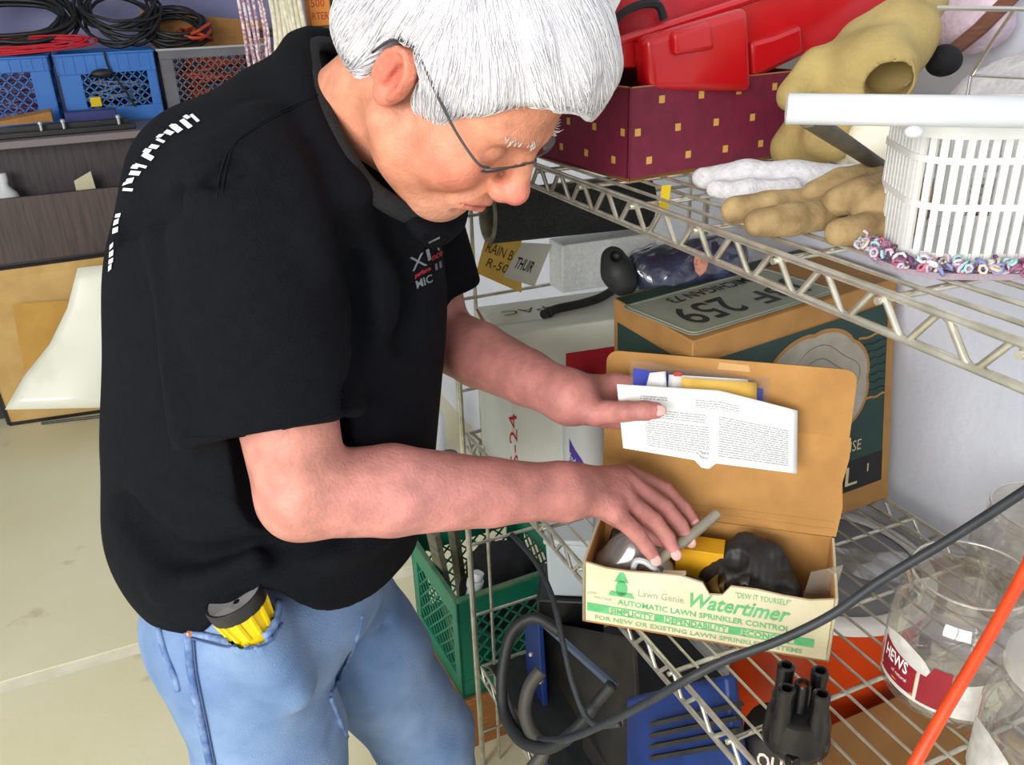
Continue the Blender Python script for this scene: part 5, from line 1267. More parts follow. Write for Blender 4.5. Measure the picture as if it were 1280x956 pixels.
b = B(); q = on_cyl(j3, .0806, math.atan2(CAM[1] - j3[1], CAM[0] - j3[0]) - .25, .125)
# ---- distributor cap
M_DC = mat('glossy_black_bakelite', (12, 12, 14), .34)
dc = pz(994, 926, ZL); dcap = thing('distributor_cap', 'black plastic distributor cap with upright towers standing on the wire shelf', 'car part', dc)
b = B(); b.lathe([(0, 0), (.034, 0), (.0365, .004), (.0365, .012), (.035, .014), (.035, .032), (.032, .046), (.026, .050), (0, .050)], dc, n=32); b.build('body', M_DC, dcap, angle=40)
va = math.atan2(dc[1] - CAM[1], dc[0] - CAM[0])
for k in range(4):
    a = va + math.pi / 4 + k * math.pi / 2 + .12; c = dc + A(math.cos(a) * .0250, math.sin(a) * .0250, 0)
    b = B(); b.lathe([(.0125, .006), (.0115, .048), (.0098, .052), (.0090, .078), (.0096, .080), (.0094, .089), (.0070, .091), (.0054, .090), (.0054, .070), (0, .068)], c, n=18); b.build('tower', M_DC, dcap, angle=40)
b = B(); b.lathe([(.011, .048), (.0098, .054), (.0092, .082), (.0076, .085), (.0058, .084), (.0058, .070), (0, .068)], dc, n=16); tw = b.build('tower', M_DC, dcap, angle=40)
b = B(); b.lathe([(0, .0800), (.0056, .0800)], dc, n=12); b.build('copper_contact', mat('copper', (196, 100, 50), .35, .8), dcap)
for a in (.9, 3.9):
    c = dc + A(math.cos(a) * .036, math.sin(a) * .036, 0); b = B(); b.box(c - A(.006, .006, 0), (.012, 0, 0), (0, .012, 0), (0, 0, .014)); b.build('clip_lug', M_DC, dcap, bevel=.002)
# crumpled clear sheet on the deck
cs = pz(1085, 712, ZL)
def csf(u, v): return cs + tx * (.11 * (u - .5)) + ty * (.07 * (v - .5)) + Z3 * (.004 + .006 * (1 + math.sin(9 * u + 3 * v) * math.cos(7 * v + 2 * u)))
b = B(); b.grid(csf, 14, 10); tag(b.build('plastic_sheet', clear_mat('crumpled_clear', (226, 224, 224), .15, .5, .15, .15)), 'crumpled clear plastic sheet lying beside the cream carton', 'plastic')

# ---- cords
M_CORDB = mat('black_cord', (34, 38, 44), .55, col2=(44, 48, 54), scale=60); M_CORDO = mat('orange_cord', (214, 70, 16), .45, col2=(196, 58, 10), scale=60)
cpts = [A(.53, .20, ZU + .007), A(.494, .20, ZU + .008), A(.482, .202, ZU - .03), A(.50, .215, 1.36), pd(1400, 535, .76), pd(1330, 578, .80), pd(1280, 614, .83), pd(1190, 672, .875), pd(1100, 726, .905), pd(1040, 768, .92), pd(975, 800, .94), pd(905, 826, .965), pd(852, 853, .985), pd(805, 880, 1.03), pd(755, 905, 1.10), pd(700, 925, 1.18), pd(655, 915, 1.26), pd(632, 860, 1.30), pd(640, 800, 1.32), pd(668, 770, 1.33)]
b = B(); b.tube(spline(cpts, 7), .0052, 10); tag(b.build('extension_cord', M_CORDB, angle=180), 'thick black cord drooping in front of the cream carton', 'cord')
b = B(); b.tube(spline([A(.55, .15, ZU + .007), A(.494, .15, ZU + .008), A(.482, .152, ZU - .03), A(.484, .165, 1.37), pd(1330, 620, .66), pd(1282, 712, .66), pd(1236, 796, .655), pd(1180, 890, .65), pd(1135, 970, .65), pd(1090, 1060, .66), A(.40, .36, .80), A(.41, .36, .40), A(.40, .38, .10), A(.36, .44, .008), A(.25, .50, .006)], 7), .0048, 10); tag(b.build('extension_cord', M_CORDO, angle=180), 'orange cord hanging in front of the plastic jars', 'cord')

# ================================================================== below the lower shelf
M_ORANGE = mat('orange_plastic', (214, 72, 20), .4, col2=(196, 60, 14), scale=8); M_GREYL = mat('grey_lid', (150, 150, 154), .6, col2=(132, 132, 138), scale=10)
bz = .80; bcn = A(.915, .862, ZB)
bu = thing('bucket', 'orange plastic bucket with a white-rimmed grey lid under the lower shelf', 'bucket', bcn)
hb_ = bz - ZB
b = B(); b.lathe([(0, 0), (.125, 0), (.13, .005), (.147, hb_ - .06), (.152, hb_ - .055), (.153, hb_ - .02)], bcn, n=48); b.build('pail', M_ORANGE, bu, angle=40)
b = B(); b.lathe([(.150, hb_ - .022), (.160, hb_ - .020), (.161, hb_ - .004), (.156, hb_), (.140, hb_), (.138, hb_ - .004)], bcn, n=48); b.build('lid_rim', mat('white_lid_rim', (230, 228, 226), .45), bu, angle=40)
b = B(); b.lathe([(0, hb_ - .006), (.139, hb_ - .006)], bcn, n=48); b.build('lid', M_GREYL, bu)
M_BOXB = mat('brown_card', (158, 116, 66), .8, col2=(142, 102, 56), scale=14)
b = B(); b.aabb((.68, .30, ZB), (1.00, .685, ZB + .37)); tag(b.build('carton', M_BOXB, bevel=.003), 'plain brown cardboard box under the jars on the bottom shelf', 'box')
cc = A(.615, .622, ZB); cn_ = thing('canister', 'black canister with white capital letters under the distributor cap', 'canister', cc)
b = B(); b.lathe([(0, 0), (.040, 0), (.042, .004), (.042, .49), (.038, .500), (.0, .502)], cc, n=28); b.build('can_body', mat('black_tin', (26, 25, 27), .4), cn_, angle=40)
fc = math.atan2(CAM[1] - cc[1], CAM[0] - cc[0])
for s, z, w in (('QUE', .458, 1.0), ('MEEE', .418, 1.3)):
    b = B(); V, Fc = text2d(s, bold=.02); sz = V.max(0); b.add([on_cyl(cc, .0428, fc - w / 2 + x / sz[0] * w, z + y / sz[1] * .030) for x, y in V], Fc); b.build('lettering', mat('pinkish_white_print', (220, 196, 190), .7), cn_)
# white translucent container
M_TUB = mat('milky_plastic', (206, 216, 222), .4, col2=(190, 204, 214), scale=6)
tz = .50; tq = pz(735, 752, tz); tcx = A(.86, -.51, 0); tcy = A(.51, .86, 0); to2 = pz(738, 748, tz)
ct = thing('container', 'milky white plastic container behind the front rail of the lower shelf', 'container', to2 - tcx * .05)
p0 = to2 - tcx * .092
b = B(); b.hexa([p0 + tcx * .006, p0 + tcx * .088, p0 + tcx * .088 + tcy * .10, p0 + tcx * .006 + tcy * .10, p0 + Z3 * .13, p0 + tcx * .094 + Z3 * .13, p0 + tcx * .094 + tcy * .106 + Z3 * .13, p0 + tcy * .106 + Z3 * .13]); b.build('tub', M_TUB, ct, bevel=.008, bseg=3)
b = B(); b.box(p0 - tcx * .004 - tcy * .004 + Z3 * .131, tcx * .102, tcy * .114, Z3 * .012); b.build('lid', M_JUG, ct, bevel=.004)
b = B(); b.box(p0 - tcx * .02 - tcy * .01 + A(0, 0, ZB - p0[2]), tcx * .14, tcy * .13, Z3 * (tz - ZB - .001)); tag(b.build('black_case', M_BLK, bevel=.006), 'black plastic case under the milky white container', 'case')
# blue metal machine with black panel
M_BLUEM = mat('blue_painted_metal', (20, 56, 130), .45, .1, col2=(16, 44, 108), scale=14); M_DARKP = mat('dark_grimy_panel', (28, 28, 30), .6, col2=(48, 44, 38), scale=14, bump=.3); M_GREYB = mat('blue_grey_bar', (92, 112, 140), .45, .4)
bm = thing('tool_stand', 'blue metal tool stand with a dark sloping panel on the bottom shelf', 'machine', A(.64, .98, ZB))
def bx(u, v, x): return px(u, v, x)
def slab3(name, P, th, mt, bev=.002):
    P = [np.asarray(p, float) for p in P]; n = nrm(np.cross(P[1] - P[0], P[3] - P[0])); b = B(); b.hexa([p - n * th for p in P] + P); return b.build(name, mt, bm, bevel=bev)
slab3('side_plate', [bx(664, 962, .56), bx(684, 962, .56), bx(672, 776, .58), bx(655, 774, .58)], .012, M_BLUEM)
slab3('sloping_panel', [bx(686, 962, .60), bx(800, 962, .585), bx(790, 800, .64), bx(676, 776, .64)], .010, M_DARKP)
for a, c in (((676, 776), (768, 858)), ((770, 852), (700, 940))):
    b = B(); b.bar(bx(*a, .575), bx(*c, .565), .012, .010, up=(1, 0, 0)); b.build('brace', M_GREYB, bm, bevel=.002)
slab3('front_cover', [bx(782, 962, .55), bx(922, 962, .55), bx(905, 845, .56), bx(782, 872, .56)], .02, M_BLUEM, .006)
for k in range(4):
    b = B(); b.bar(bx(815, 905 + 14 * k, .548), bx(925, 880 + 16 * k, .548), .006, .010, up=(1, 0, 0)); b.build('cooling_rib', M_DARKP, bm)
for c in ((664, 818), (676, 852), (775, 904)):
    b = B(); q = bx(*c, .555); b.lathe([(0, .004), (.004, .003), (.005, 0), (.005, -.004)], q, (-1, -.3, .3), 10); b.build('bolt', M_STEEL, bm)
b = B(); zt_ = bx(680, 962, .60)[2]; b.aabb((.590, .72, ZB), (.74, 1.10, max(ZB + .05, zt_ - .02))); b.build('housing', M_DARKP, bm, bevel=.004)
# hoses looping round it
hp = [pd(700, 790, 1.29), pd(668, 772, 1.31), pd(640, 790, 1.31), pd(628, 840, 1.30), pd(630, 890, 1.28), pd(650, 925, 1.24), pd(685, 935, 1.20), pd(720, 912, 1.17), pd(745, 880, 1.16), pd(765, 856, 1.15)]
b = B(); b.tube(spline(hp, 6), .0085, 10); tag(b.build('rubber_hose', M_BLKR, angle=180), 'thick black hose looped beside the green crate', 'hose')
hp = [pd(676, 838, 1.27), pd(662, 858, 1.265), pd(656, 888, 1.255), pd(664, 915, 1.24), pd(680, 938, 1.22), pd(664, 962, 1.22)]
b = B(); b.tube(spline(hp, 6), .010, 10); tag(b.build('rubber_hose', mat('grey_rubber', (64, 62, 56), .6), angle=180), 'short grey hose bent against the blue tool stand', 'hose')
hp = [pd(640, 668, 1.33), pd(668, 700, 1.27), pd(690, 745, 1.22), pd(703, 800, 1.18), pd(716, 855, 1.15), pd(738, 902, 1.12), pd(775, 905, 1.09)]
b = B(); b.tube(spline(hp, 6), .0042, 8); tag(b.build('cable', M_CORDB, angle=180), 'thin black cable hanging down from the lower shelf', 'cable')

b = B(); b.aabb((.515, .985, ZB), (.95, 1.385, ZB + .006)); tag(b.build('dark_fill_sheet', M_BLKR, bevel=.001), 'flat black sheet added to darken the bottom wire shelf', 'mat')  # added dark sheet: its black colour darkens the bright gap below the hoses
# ---- milk crates
def crate(name, label, o, ex, ey, h, mt, group=None, lat=.022, window=(.10, .90, .16, .74), ribs=0, rim=None):
    o = np.asarray(o, float); ex = np.asarray(ex, float); ey = np.asarray(ey, float); t = thing(name, label, 'crate', o + (ex + ey) / 2, group)
    for a, d, n in ((o, ex, nrm(ey)), (o + ex, ey, -nrm(ex)), (o + ey + ex, -ex, -nrm(ey)), (o + ey, -ey, nrm(ex))):
        L = np.linalg.norm(d); u = nrm(d); s0, s1, t0, t1 = window; b = B()
        b.box(a, u * L, n * .008, Z3 * h * t0); b.box(a + Z3 * h * t1, u * L, n * .008, Z3 * h * (1 - t1))
        b.box(a + Z3 * h * t0, u * L * s0, n * .008, Z3 * h * (t1 - t0)); b.box(a + u * L * s1 + Z3 * h * t0, u * L * (1 - s1), n * .008, Z3 * h * (t1 - t0))
        w = b.build('side_wall', mt, t, smooth=False, bevel=.0015)
        X0_, X1_, Y0_, Y1_ = L * s0, L * s1, h * t0, h * t1; lb = B()
        for sg in (1, -1):
            c = -(Y1_ - Y0_)
            while c < (X1_ - X0_):
                # line x = X0+c + s, y = Y0 + s (or mirrored), clipped
                s_lo = max(0, -c); s_hi = min(Y1_ - Y0_, X1_ - X0_ - c)
                if s_hi > s_lo + .004:
                    xa, xb = X0_ + c + s_lo, X0_ + c + s_hi
                    if sg < 0: xa, xb = X0_ + X1_ - xa, X0_ + X1_ - xb
                    lb.bar(a + u * xa + Z3 * (Y0_ + s_lo) + n * .004, a + u * xb + Z3 * (Y0_ + s_hi) + n * .004, .0045, .0028, up=n)
                c += lat * 1.41
        lb.build('lattice', mt, w, smooth=False)['kind'] = 'stuff'
        for k in range(ribs):
            rbx = B(); x = L * (.06 + .88 * k / max(1, ribs - 1)); rbx.box(a + u * (x - .003) - n * .004 + Z3 * h * t1, u * .006, n * .004, Z3 * h * (1 - t1) * .92); rbx.build('rib', mt, w, smooth=False)
    b = B(); b.box(o + Z3 * .004, ex, ey, Z3 * .006); b.build('base', mt, t, smooth=False)
    P = [o + Z3 * h, o + ex + Z3 * h, o + ex + ey + Z3 * h, o + ey + Z3 * h]
    for i in range(4):
        b = B(); b.bar(P[i], P[(i + 1) % 4], .014, .010); b.build('rim', rim or mt, t, bevel=.003)
    return t
M_CGRN = mat('green_crate_plastic', (10, 120, 92), .45, col2=(6, 104, 80), scale=6); M_CGRM = mat('worn_crate_rim', (96, 116, 84), .6, col2=(30, 112, 84), scale=20)
wbz = .150
g0 = A(*py(580, 886, 1.470)); g0[2] = wbz + .001; gex = A(.30, .012, 0); gey = A(-.012, .30, 0)
gcr = crate('milk_crate', 'green plastic milk crate on a plywood block at the end of the shelving', g0, gex, gey, .285, M_CGRN, None, .026, (.12, .88, .18, .78), rim=M_CGRM)
M_PLY = mat('orange_plywood', (176, 120, 62), .6, col2=(140, 88, 42), scale=8, stretch=(3, 3, 40))
b = B(); b.box(g0 * A(1, 1, 0) + A(-.05, -.010, 0), (.33, .012, 0), (-.012, .33, 0), (0, 0, wbz)); tag(b.build('plywood_block', M_PLY, bevel=.002), 'orange-brown plywood block under the green milk crate', 'block')
M_LUMB = mat('weathered_lumber', (112, 110, 92), .8, col2=(88, 86, 70), scale=20, stretch=(1, 1, 12))
for k, (dx, dy, l, wdt, lb_) in enumerate(((.035, .10, .36, .035, 'grey weathered board leaning in the green crate beside the white pipe fitting'), (.09, .20, .40, .03, 'grey weathered board at the far side of the green crate'))):
    q = g0 + A(dx, dy, .012); b = B(); b.bar(q, q + A(-.03 + .02 * k, .05, l), wdt, .016, up=(1, .3, 0)); tag(b.build('board', M_LUMB, bevel=.001), lb_, 'board')
def junk(p): return np.maximum(s_ell(p, g0 + A(.17, .15, .16), (.10, .11, .12)) + .012 * wob(p, 60, 91) + .004 * wob(p, 150, 92), g0[2] + .012 - p[:, 2])
sdf_obj('rag_bundle', junk, g0 + A(.03, .02, 0), g0 + A(.29, .29, .34), .006, M_BLKF); tag(bpy.data.objects['rag_bundle'], 'black rag bundle filling the green milk crate', 'rag')
b = B(); q = g0 + A(.055, .03, .285); b.tube([q + A(-.02, 0, -.06), q + A(.0, .0, .0), q + A(.012, .0, .035)], [.014, .014, .013], 12); b.lathe([(.018, 0), (.019, .004), (.019, .018), (.016, .020)], q, (.2, 0, .9), 14); tag(b.build('pipe_fitting', M_JUG), 'white plastic pipe fitting in the green crate', 'fitting')
# ---- small things by the wall foot beyond the shelving
def bottle(name, label, c, R, H, mt, mcap):
    t = thing(name, label, 'bottle', c); b = B(); b.lathe([(0, 0), (R * .9, 0), (R, .006), (R, H * .66), (R * .8, H * .76), (R * .35, H * .84), (R * .35, H * .90)], c, n=24); b.build('bottle_body', mt, t, angle=50)
    b = B(); b.lathe([(0, H), (R * .4, H), (R * .42, H * .985), (R * .42, H * .89)], c, n=16); b.build('cap', mcap, t); return t
bottle('bottle', 'white plastic bottle on the floor beyond the shelving', A(.86, 2.80, 0), .05, .30, M_JUG, M_CREAM)
tl = thing('power_tool', 'small grey power tool with an orange switch on the floor', 'tool', A(.86, 2.62, 0))
b = B(); b.aabb((.80, 2.58, .0), (.92, 2.66, .05)); b.build('tool_base', mat('dark_grey_plastic', (62, 66, 70), .5), tl, bevel=.01); b = B(); b.tube([(.86, 2.62, .05), (.86, 2.61, .14)], .032, 14); b.build('motor_housing', MATS['dark_grey_plastic'], tl); b = B(); b.aabb((.835, 2.57, .08), (.86, 2.585, .13)); b.build('switch', M_ORANGE, tl, bevel=.003)
b = B(); b.aabb((.66, 2.30, 0), (.90, 2.52, .06)); tag(b.build('carton', mat('cream_card', (222, 214, 176), .7), bevel=.003), 'flat cream cardboard box on the floor beyond the shelving', 'box')

# ================================================================== cabinet and crates at the back wall
M_WOODD = mat('dark_laminate', (74, 62, 66), .5, col2=(52, 44, 52), scale=6, stretch=(14, 14, 1), bump=.05); M_WOODP = mat('dark_walnut_laminate', (84, 68, 64), .5, col2=(62, 50, 52), scale=5, stretch=(16, 16, 1))
M_WEDGE = mat('worn_laminate_edge', (118, 108, 112), .5)
CY0, CY1, CZ = 4.00, 4.98, 1.172
cbn = thing('cabinet', 'long dark walnut laminate cabinet with an open trough below its top', 'cabinet', (-.6, 4.4, 0))
def part(name, lo, hi, m, bev=.002): b = B(); b.aabb(lo, hi); return b.build(name, m, cbn, smooth=False, bevel=bev)
part('top_board', (-2.3, CY0, CZ - .028), (.98, CY1, CZ), M_WEDGE)
part('back_panel', (-2.3, CY0 + .20, .70), (.98, CY0 + .22, CZ - .028), M_WOODD)
part('front_panel', (-2.3, CY0, .690), (.98, CY0 + .02, .955), M_WOODP)
part('trough_floor', (-2.3, CY0 + .02, .690), (.98, CY0 + .20, .71), M_WOODD)
part('side_panel', (-2.3, CY0 + .02, 0), (-2.28, CY1, CZ - .028), M_WOODD); part('side_panel', (.96, CY0 + .02, 0), (.98, CY1, CZ - .028), M_WOODD)
part('kick_panel', (-2.28, CY0 + .06, 0), (.96, CY0 + .08, .69), M_WOODD)
part('edge_strip', (-2.3, CY0 - .004, .684), (.98, CY0 + .02, .694), mat('dark_edge', (38, 32, 36), .5))
bottle('bottle', 'white plastic bottle in the trough of the dark cabinet', A(*py(8, 245, CY0 + .10)[:2], .711), .052, .33, M_JUG, M_JUG)
b = B(); q = py(96, 243, CY0 + .06); q[2] = .712; b.hexa([q, q + A(.09, .02, 0), q + A(.09, .022, 0), q + A(0, .002, 0), q + A(.0, .03, .27), q + A(.07, .05, .30), q + A(.07, .052, .30), q + A(.0, .032, .27)]); tag(b.build('paper', mat('cream_paper', (220, 212, 180), .8), smooth=False), 'cream paper sheet standing in the cabinet trough', 'paper')
# boards leaning on the cabinet
M_TANB = mat('tan_board', (206, 172, 110), .8, col2=(192, 156, 96), scale=10, bump=.1); M_TANC = mat('ochre_card', (196, 152, 74), .8, col2=(182, 138, 64), scale=8)
def lean(name, label, cat, P, mt, th=.006, edge=None):
    P = [np.asarray(p, float) for p in P]; n = nrm(np.cross(P[1] - P[0], P[3] - P[0])); t = thing(name, label, cat, (P[0] + P[1]) / 2)
    b = B(); b.hexa([p - n * th for p in P] + P); b.build('sheet', mt, t, smooth=False)
    if edge:
        for i, j in edge: b = B(); b.bar(P[i] + n * .002, P[j] + n * .002, .014, .012, up=n); b.build('frame_edge', M_BLK, t)
    return P, n, t
lb0 = pz(12, 530, .006); lb1 = A(.62, 3.80, .006)
lean('pin_board', 'large tan board with a black edge leaning on the dark cabinet', 'board', [lb0, lb1, A(.64, 3.975, .675), A(lb0[0] - .03, 3.975, .675)], M_TANB, .008, ((0, 3), (0, 1)))
o1 = py(14, 495, 3.80); 
lean('cardboard_sheet', 'ochre cardboard sheet leaning in front of the tan board', 'cardboard', [py(30, 462, 3.80), py(78, 445, 3.80), py(90, 375, 3.89), py(15, 380, 3.89)], M_TANC, .004)
# glossy poster, curling
M_POST = mat('glossy_white_poster', (236, 236, 222), .25, col2=(214, 218, 196), scale=5, coat=.5, lo=.5, hi=.75)
def poster(u, v):
    L_ = [(6, 512), (30, 470), (62, 430), (84, 385), (97, 335)]; k = v * 4; i = min(3, int(k)); f = k - i
    l = np.array(L_[i]) * (1 - f) + np.array(L_[i + 1]) * f; r = np.array((200, 508)) * (1 - v) + np.array((205, 322)) * v
    p = l * (1 - u) + r * u; y = 3.68 + .17 * v - .05 * math.sin(math.pi * u) * (1 - v); return py(p[0], p[1], y)
b = B(); b.grid(poster, 12, 12); po_ = b.build('poster', M_POST, angle=180); sm = po_.modifiers.new('thickness', 'SOLIDIFY'); sm.thickness = .0015; tag(po_, 'curling glossy white poster leaning in front of the tan board', 'poster')
b = B(); q0 = pz(52, 529, .006); q1 = pz(128, 520, .006); b.tube([q0, q1], .006, 8); tag(b.build('rod', M_BLK), 'thin black rod on the floor below the white poster', 'rod')

# ---- crates
M_CBLU = mat('blue_crate_plastic', (52, 122, 206), .5, col2=(42, 108, 192), scale=5); M_CGRY = mat('grey_crate_plastic', (112, 112, 118), .5, col2=(96, 96, 104), scale=6)
M_CGRYR = mat('pale_grey_rim', (176, 178, 182), .4)
CYF = 4.36; zc = CZ + .001; ch = .285
def crx(u): return py(u, 150, CYF)[0]
xa, xb = crx(86), crx(207)
crate('milk_crate', 'blue plastic milk crate of tangled cables next to the grey crate', A(xa, CYF, zc), A(xb - xa, 0, 0), A(0, .36, 0), ch, M_CBLU, 'blue crates on the cabinet', .026, (.22, .90, .22, .72), ribs=9)
xc, xd = crx(-52), crx(77)
crate('milk_crate', 'blue plastic milk crate with red cable on top at the cabinet end', A(xc, CYF, zc), A(xd - xc, 0, 0), A(0, .36, 0), ch, M_CBLU, 'blue crates on the cabinet', .030, (.08, .80, .10, .80), ribs=9)
xe, xf = crx(213), crx(345)
crate('milk_crate', 'grey plastic milk crate filled with orange cord', A(xe, CYF, zc), A(xf - xe, 0, 0), A(0, .36, 0), ch, M_CGRY, None, .024, (.12, .95, .12, .86), rim=M_CGRYR)
M_CABK = mat('black_cable', (22, 22, 24), .5, col2=(34, 34, 36), scale=30); M_CARD = mat('red_cable', (190, 24, 44), .5); M_CORG = mat('orange_cable', (196, 72, 26), .5, col2=(150, 46, 18), scale=20); M_CGR = mat('grey_cable', (150, 154, 160), .5)
def coil(name, label, c, rx, ry, turns, r, mt, seed, wobz=.02, h=.05, tilt=0.0, ty=0.0):
    g = np.random.default_rng(seed); pts = []
    for k in range(turns * 14):
        t = k / 14 * 2 * math.pi; f = k / (turns * 14); sx = 1 + .10 * math.sin(t * .37 + seed) + .03 * g.normal(); x = rx * sx * math.cos(t); y = ry * sx * math.sin(t)
        pts.append(np.asarray(c) + A(x + .015 * math.sin(f * 9), y, h * f * (1 if k % 2 else .96) + wobz * math.sin(t * 1.3 + seed) + tilt * x + ty * (y + ry) + wobz))
    b = B(); b.tube(spline(pts, 2), r, 6); return tag(b.build(name, mt, angle=180), label, 'cable')
zt = zc + ch
coil('cable_coil', 'large coil of thick black cable on the blue crates', A((xa + xc) / 2 + .06, CYF + .17, zt + .012), .24, .13, 9, .010, M_CABK, 3, .012, .06, ty=.75)
coil('cable_coil', 'tangle of thin black cable above the cable crate', A(xb - .10, CYF + .17, zt + .012), .15, .12, 10, .0075, M_CABK, 4, .03, .06, ty=.8)
coil('cable_coil', 'black cable coil on top of the grey crate', A(xe + .10, CYF + .18, zt - .01), .13, .11, 7, .009, M_CABK, 5, .012, .05, ty=.55)
coil('red_cable', 'thin red cable trailing over the blue crates', A((xa + xd) / 2 - .10, CYF + .02, zt + .012), .26, .030, 6, .0042, M_CARD, 6, .008, .02, ty=.7)
coil('orange_cord', 'orange extension cord packed in the grey crate', A((xe + xf) / 2, CYF + .15, zc + .04), .125, .105, 10, .010, M_CORG, 8, .02, .20)
coil('orange_cord', 'loose loop of orange cord on the black coil', A(xe + .19, CYF + .15, zt + .01), .06, .09, 3, .008, M_CORG, 9, .02, .05)
coil('grey_cable', 'tangle of grey cables inside the cable crate', A((xa + xb) / 2 + .02, CYF + .12, zc + .03), .12, .085, 8, .005, M_CGR, 10, .02, .12)
coil('black_cable', 'black cables packed inside the cable crate', A((xa + xb) / 2 + .04, CYF + .20, zc + .03), .13, .11, 9, .009, M_CABK, 12, .02, .16)
coil('white_cable', 'white and purple cables inside the end crate', A((xc + xd) / 2 + .04, CYF + .14, zc + .03), .13, .10, 8, .0055, mat('lilac_cable', (150, 130, 160), .5, col2=(90, 40, 80), scale=12), 13, .02, .15)
b = B(); b.aabb((crx(118), CYF - .010, zc + .07), (crx(132), CYF - .002, zc + .11)); tag(b.build('connector', M_YEL, bevel=.003), 'yellow plastic connector hanging on the blue crate lattice', 'connector')
b = B(); q = A(crx(140), CYF - .022, zc + .205); b.ball(q, (.045, .02, .020)); tag(b.build('power_adapter', M_CABK), 'black oval power adapter hanging on the blue crate', 'adapter')
b = B(); b.tube(spline([A(crx(148), CYF - .014, zt + .01), A(crx(150), CYF - .016, zt - .06), A(crx(164), CYF - .014, zc + .13), A(crx(172), CYF - .014, zc + .06)], 6), .005, 6); tag(b.build('power_lead', M_CABK), 'black lead dangling over the front of the blue crate', 'cable')
b = B(); b.hexa([A(xe + .0, CYF + .30, zt - .02), A(xf + .05, CYF + .30, zt - .05), A(xf + .05, CYF + .306, zt - .05), A(xe, CYF + .306, zt - .02), A(xe - .03, CYF + .34, zt + .16), A(xf + .05, CYF + .34, zt + .09), A(xf + .05, CYF + .346, zt + .09), A(xe - .03, CYF + .346, zt + .16)]); tag(b.build('cardboard_flap', MATS['kraft_card'], smooth=False), 'brown cardboard flap sticking up from the grey crate', 'cardboard')
# ---- bits on the cabinet edge
def ctop(u, v): return pz(u, v, CZ)
q = py(82, 150, 4.20); b = B(); b.aabb((q[0], 4.17, CZ + .001), (q[0] + .20, 4.23, CZ + .075)); tag(b.build('blue_box', mat('navy_box', (34, 44, 116), .5, col2=(28, 36, 100), scale=10), bevel=.003), 'long dark blue box in front of the blue crate', 'box')
rk = thing('tool_rail', 'black metal rail with chrome bolts lying on the cabinet edge', 'rail', A(-.2, 4.10, CZ))
b = B(); x0, x1 = py(-30, 160, 4.10)[0], py(168, 150, 4.10)[0]; b.aabb((x0, 4.07, CZ + .001), (x1, 4.11, CZ + .022)); b.build('bar', M_BLK, rk, bevel=.003)
b = B(); b.aabb((x0, 4.125, CZ + .001), (x1 - .02, 4.14, CZ + .04)); b.build('bar', M_BLK, rk, bevel=.003)
for u in (50, 79, 149):
    x = py(u, 155, 4.09)[0]; b = B(); b.lathe([(.007, .020), (.007, .044), (.011, .046), (.011, .056), (.007, .060), (0, .061)], (x, 4.09, CZ), n=12); b.build('bolt', M_STEEL, rk)
q = py(0, 165, 4.15); b = B(); b.hexa([q * A(1, 0, 0) + A(-.05, 4.15, CZ + .045), q * A(1, 0, 0) + A(.20, 4.15, CZ + .045), q * A(1, 0, 0) + A(.20, 4.24, CZ + .05), q * A(1, 0, 0) + A(-.05, 4.24, CZ + .05), q * A(1, 0, 0) + A(-.05, 4.15, CZ + .055), q * A(1, 0, 0) + A(.20, 4.15, CZ + .085), q * A(1, 0, 0) + A(.20, 4.24, CZ + .09), q * A(1, 0, 0) + A(-.05, 4.24, CZ + .06)]); tag(b.build('cardboard_wedge', MATS['kraft_card'], smooth=False), 'brown cardboard piece lying on the black rail', 'cardboard')
# ---- wall bracket shelf with ropes and tins behind the man
YS = 3.05; zs = py(360, 36, YS)[2]
bs = thing('bracket_shelf', 'narrow weathered shelf on the wall holding rope hanks', 'shelf', A(.85, YS + .08, zs))
xs0 = py(318, 36, YS)[0]
b = B(); b.aabb((xs0, YS, zs - .022), (XW - .001, YS + .20, zs)); b.build('shelf_board', M_LUMB, bs, bevel=.002)
b = B(); b.tube([(xs0 - .02, YS - .012, zs - .012), (XW - .001, YS - .012, zs - .012)], .010, 10); b.build('hanging_rod', M_STRUT, bs)
tn_ = thing('tin', 'orange tin with red figures on the bracket shelf', 'tin', A(py(403, 25, YS + .06)[0], YS + .08, zs))
b = B(); x0 = py(388, 20, YS + .05)[0]; x1 = py(414, 20, YS + .05)[0]; b.aabb((x0, YS + .05, zs + .001), (x1, YS + .13, zs + .20)); b.build('tin_body', mat('orange_tin', (222, 140, 50), .5), tn_, bevel=.004)
b = B(); text_on(b, '500', A(x0 + .006, YS + .05, zs + .06), (1, 0, 0), (0, 0, 1), .045, .024); text_on(b, 'RTER', A(x0 + .006, YS + .05, zs + .022), (1, 0, 0), (0, 0, 1), .055, .022); b.build('lettering', M_REDP, tn_, smooth=False)
t2 = thing('tin', 'white tin with teal scrollwork on the bracket shelf', 'tin', A(x1 + .06, YS + .09, zs))
b = B(); b.lathe([(0, 0), (.05, 0), (.052, .004), (.052, .19), (.05, .195), (0, .196)], A(x1 + .065, YS + .10, zs + .001), n=24); b.build('tin_body', mat('white_tin', (226, 232, 228), .5, col2=(60, 130, 128), scale=36, lo=.56, hi=.6), t2, angle=40)
M_ROPEP = mat('pink_white_rope', (228, 212, 218), .9, col2=(176, 130, 150), scale=90, lo=.45, hi=.55); M_ROPEW = mat('cream_rope', (232, 226, 206), .9, col2=(212, 204, 180), scale=60, bump=.4)
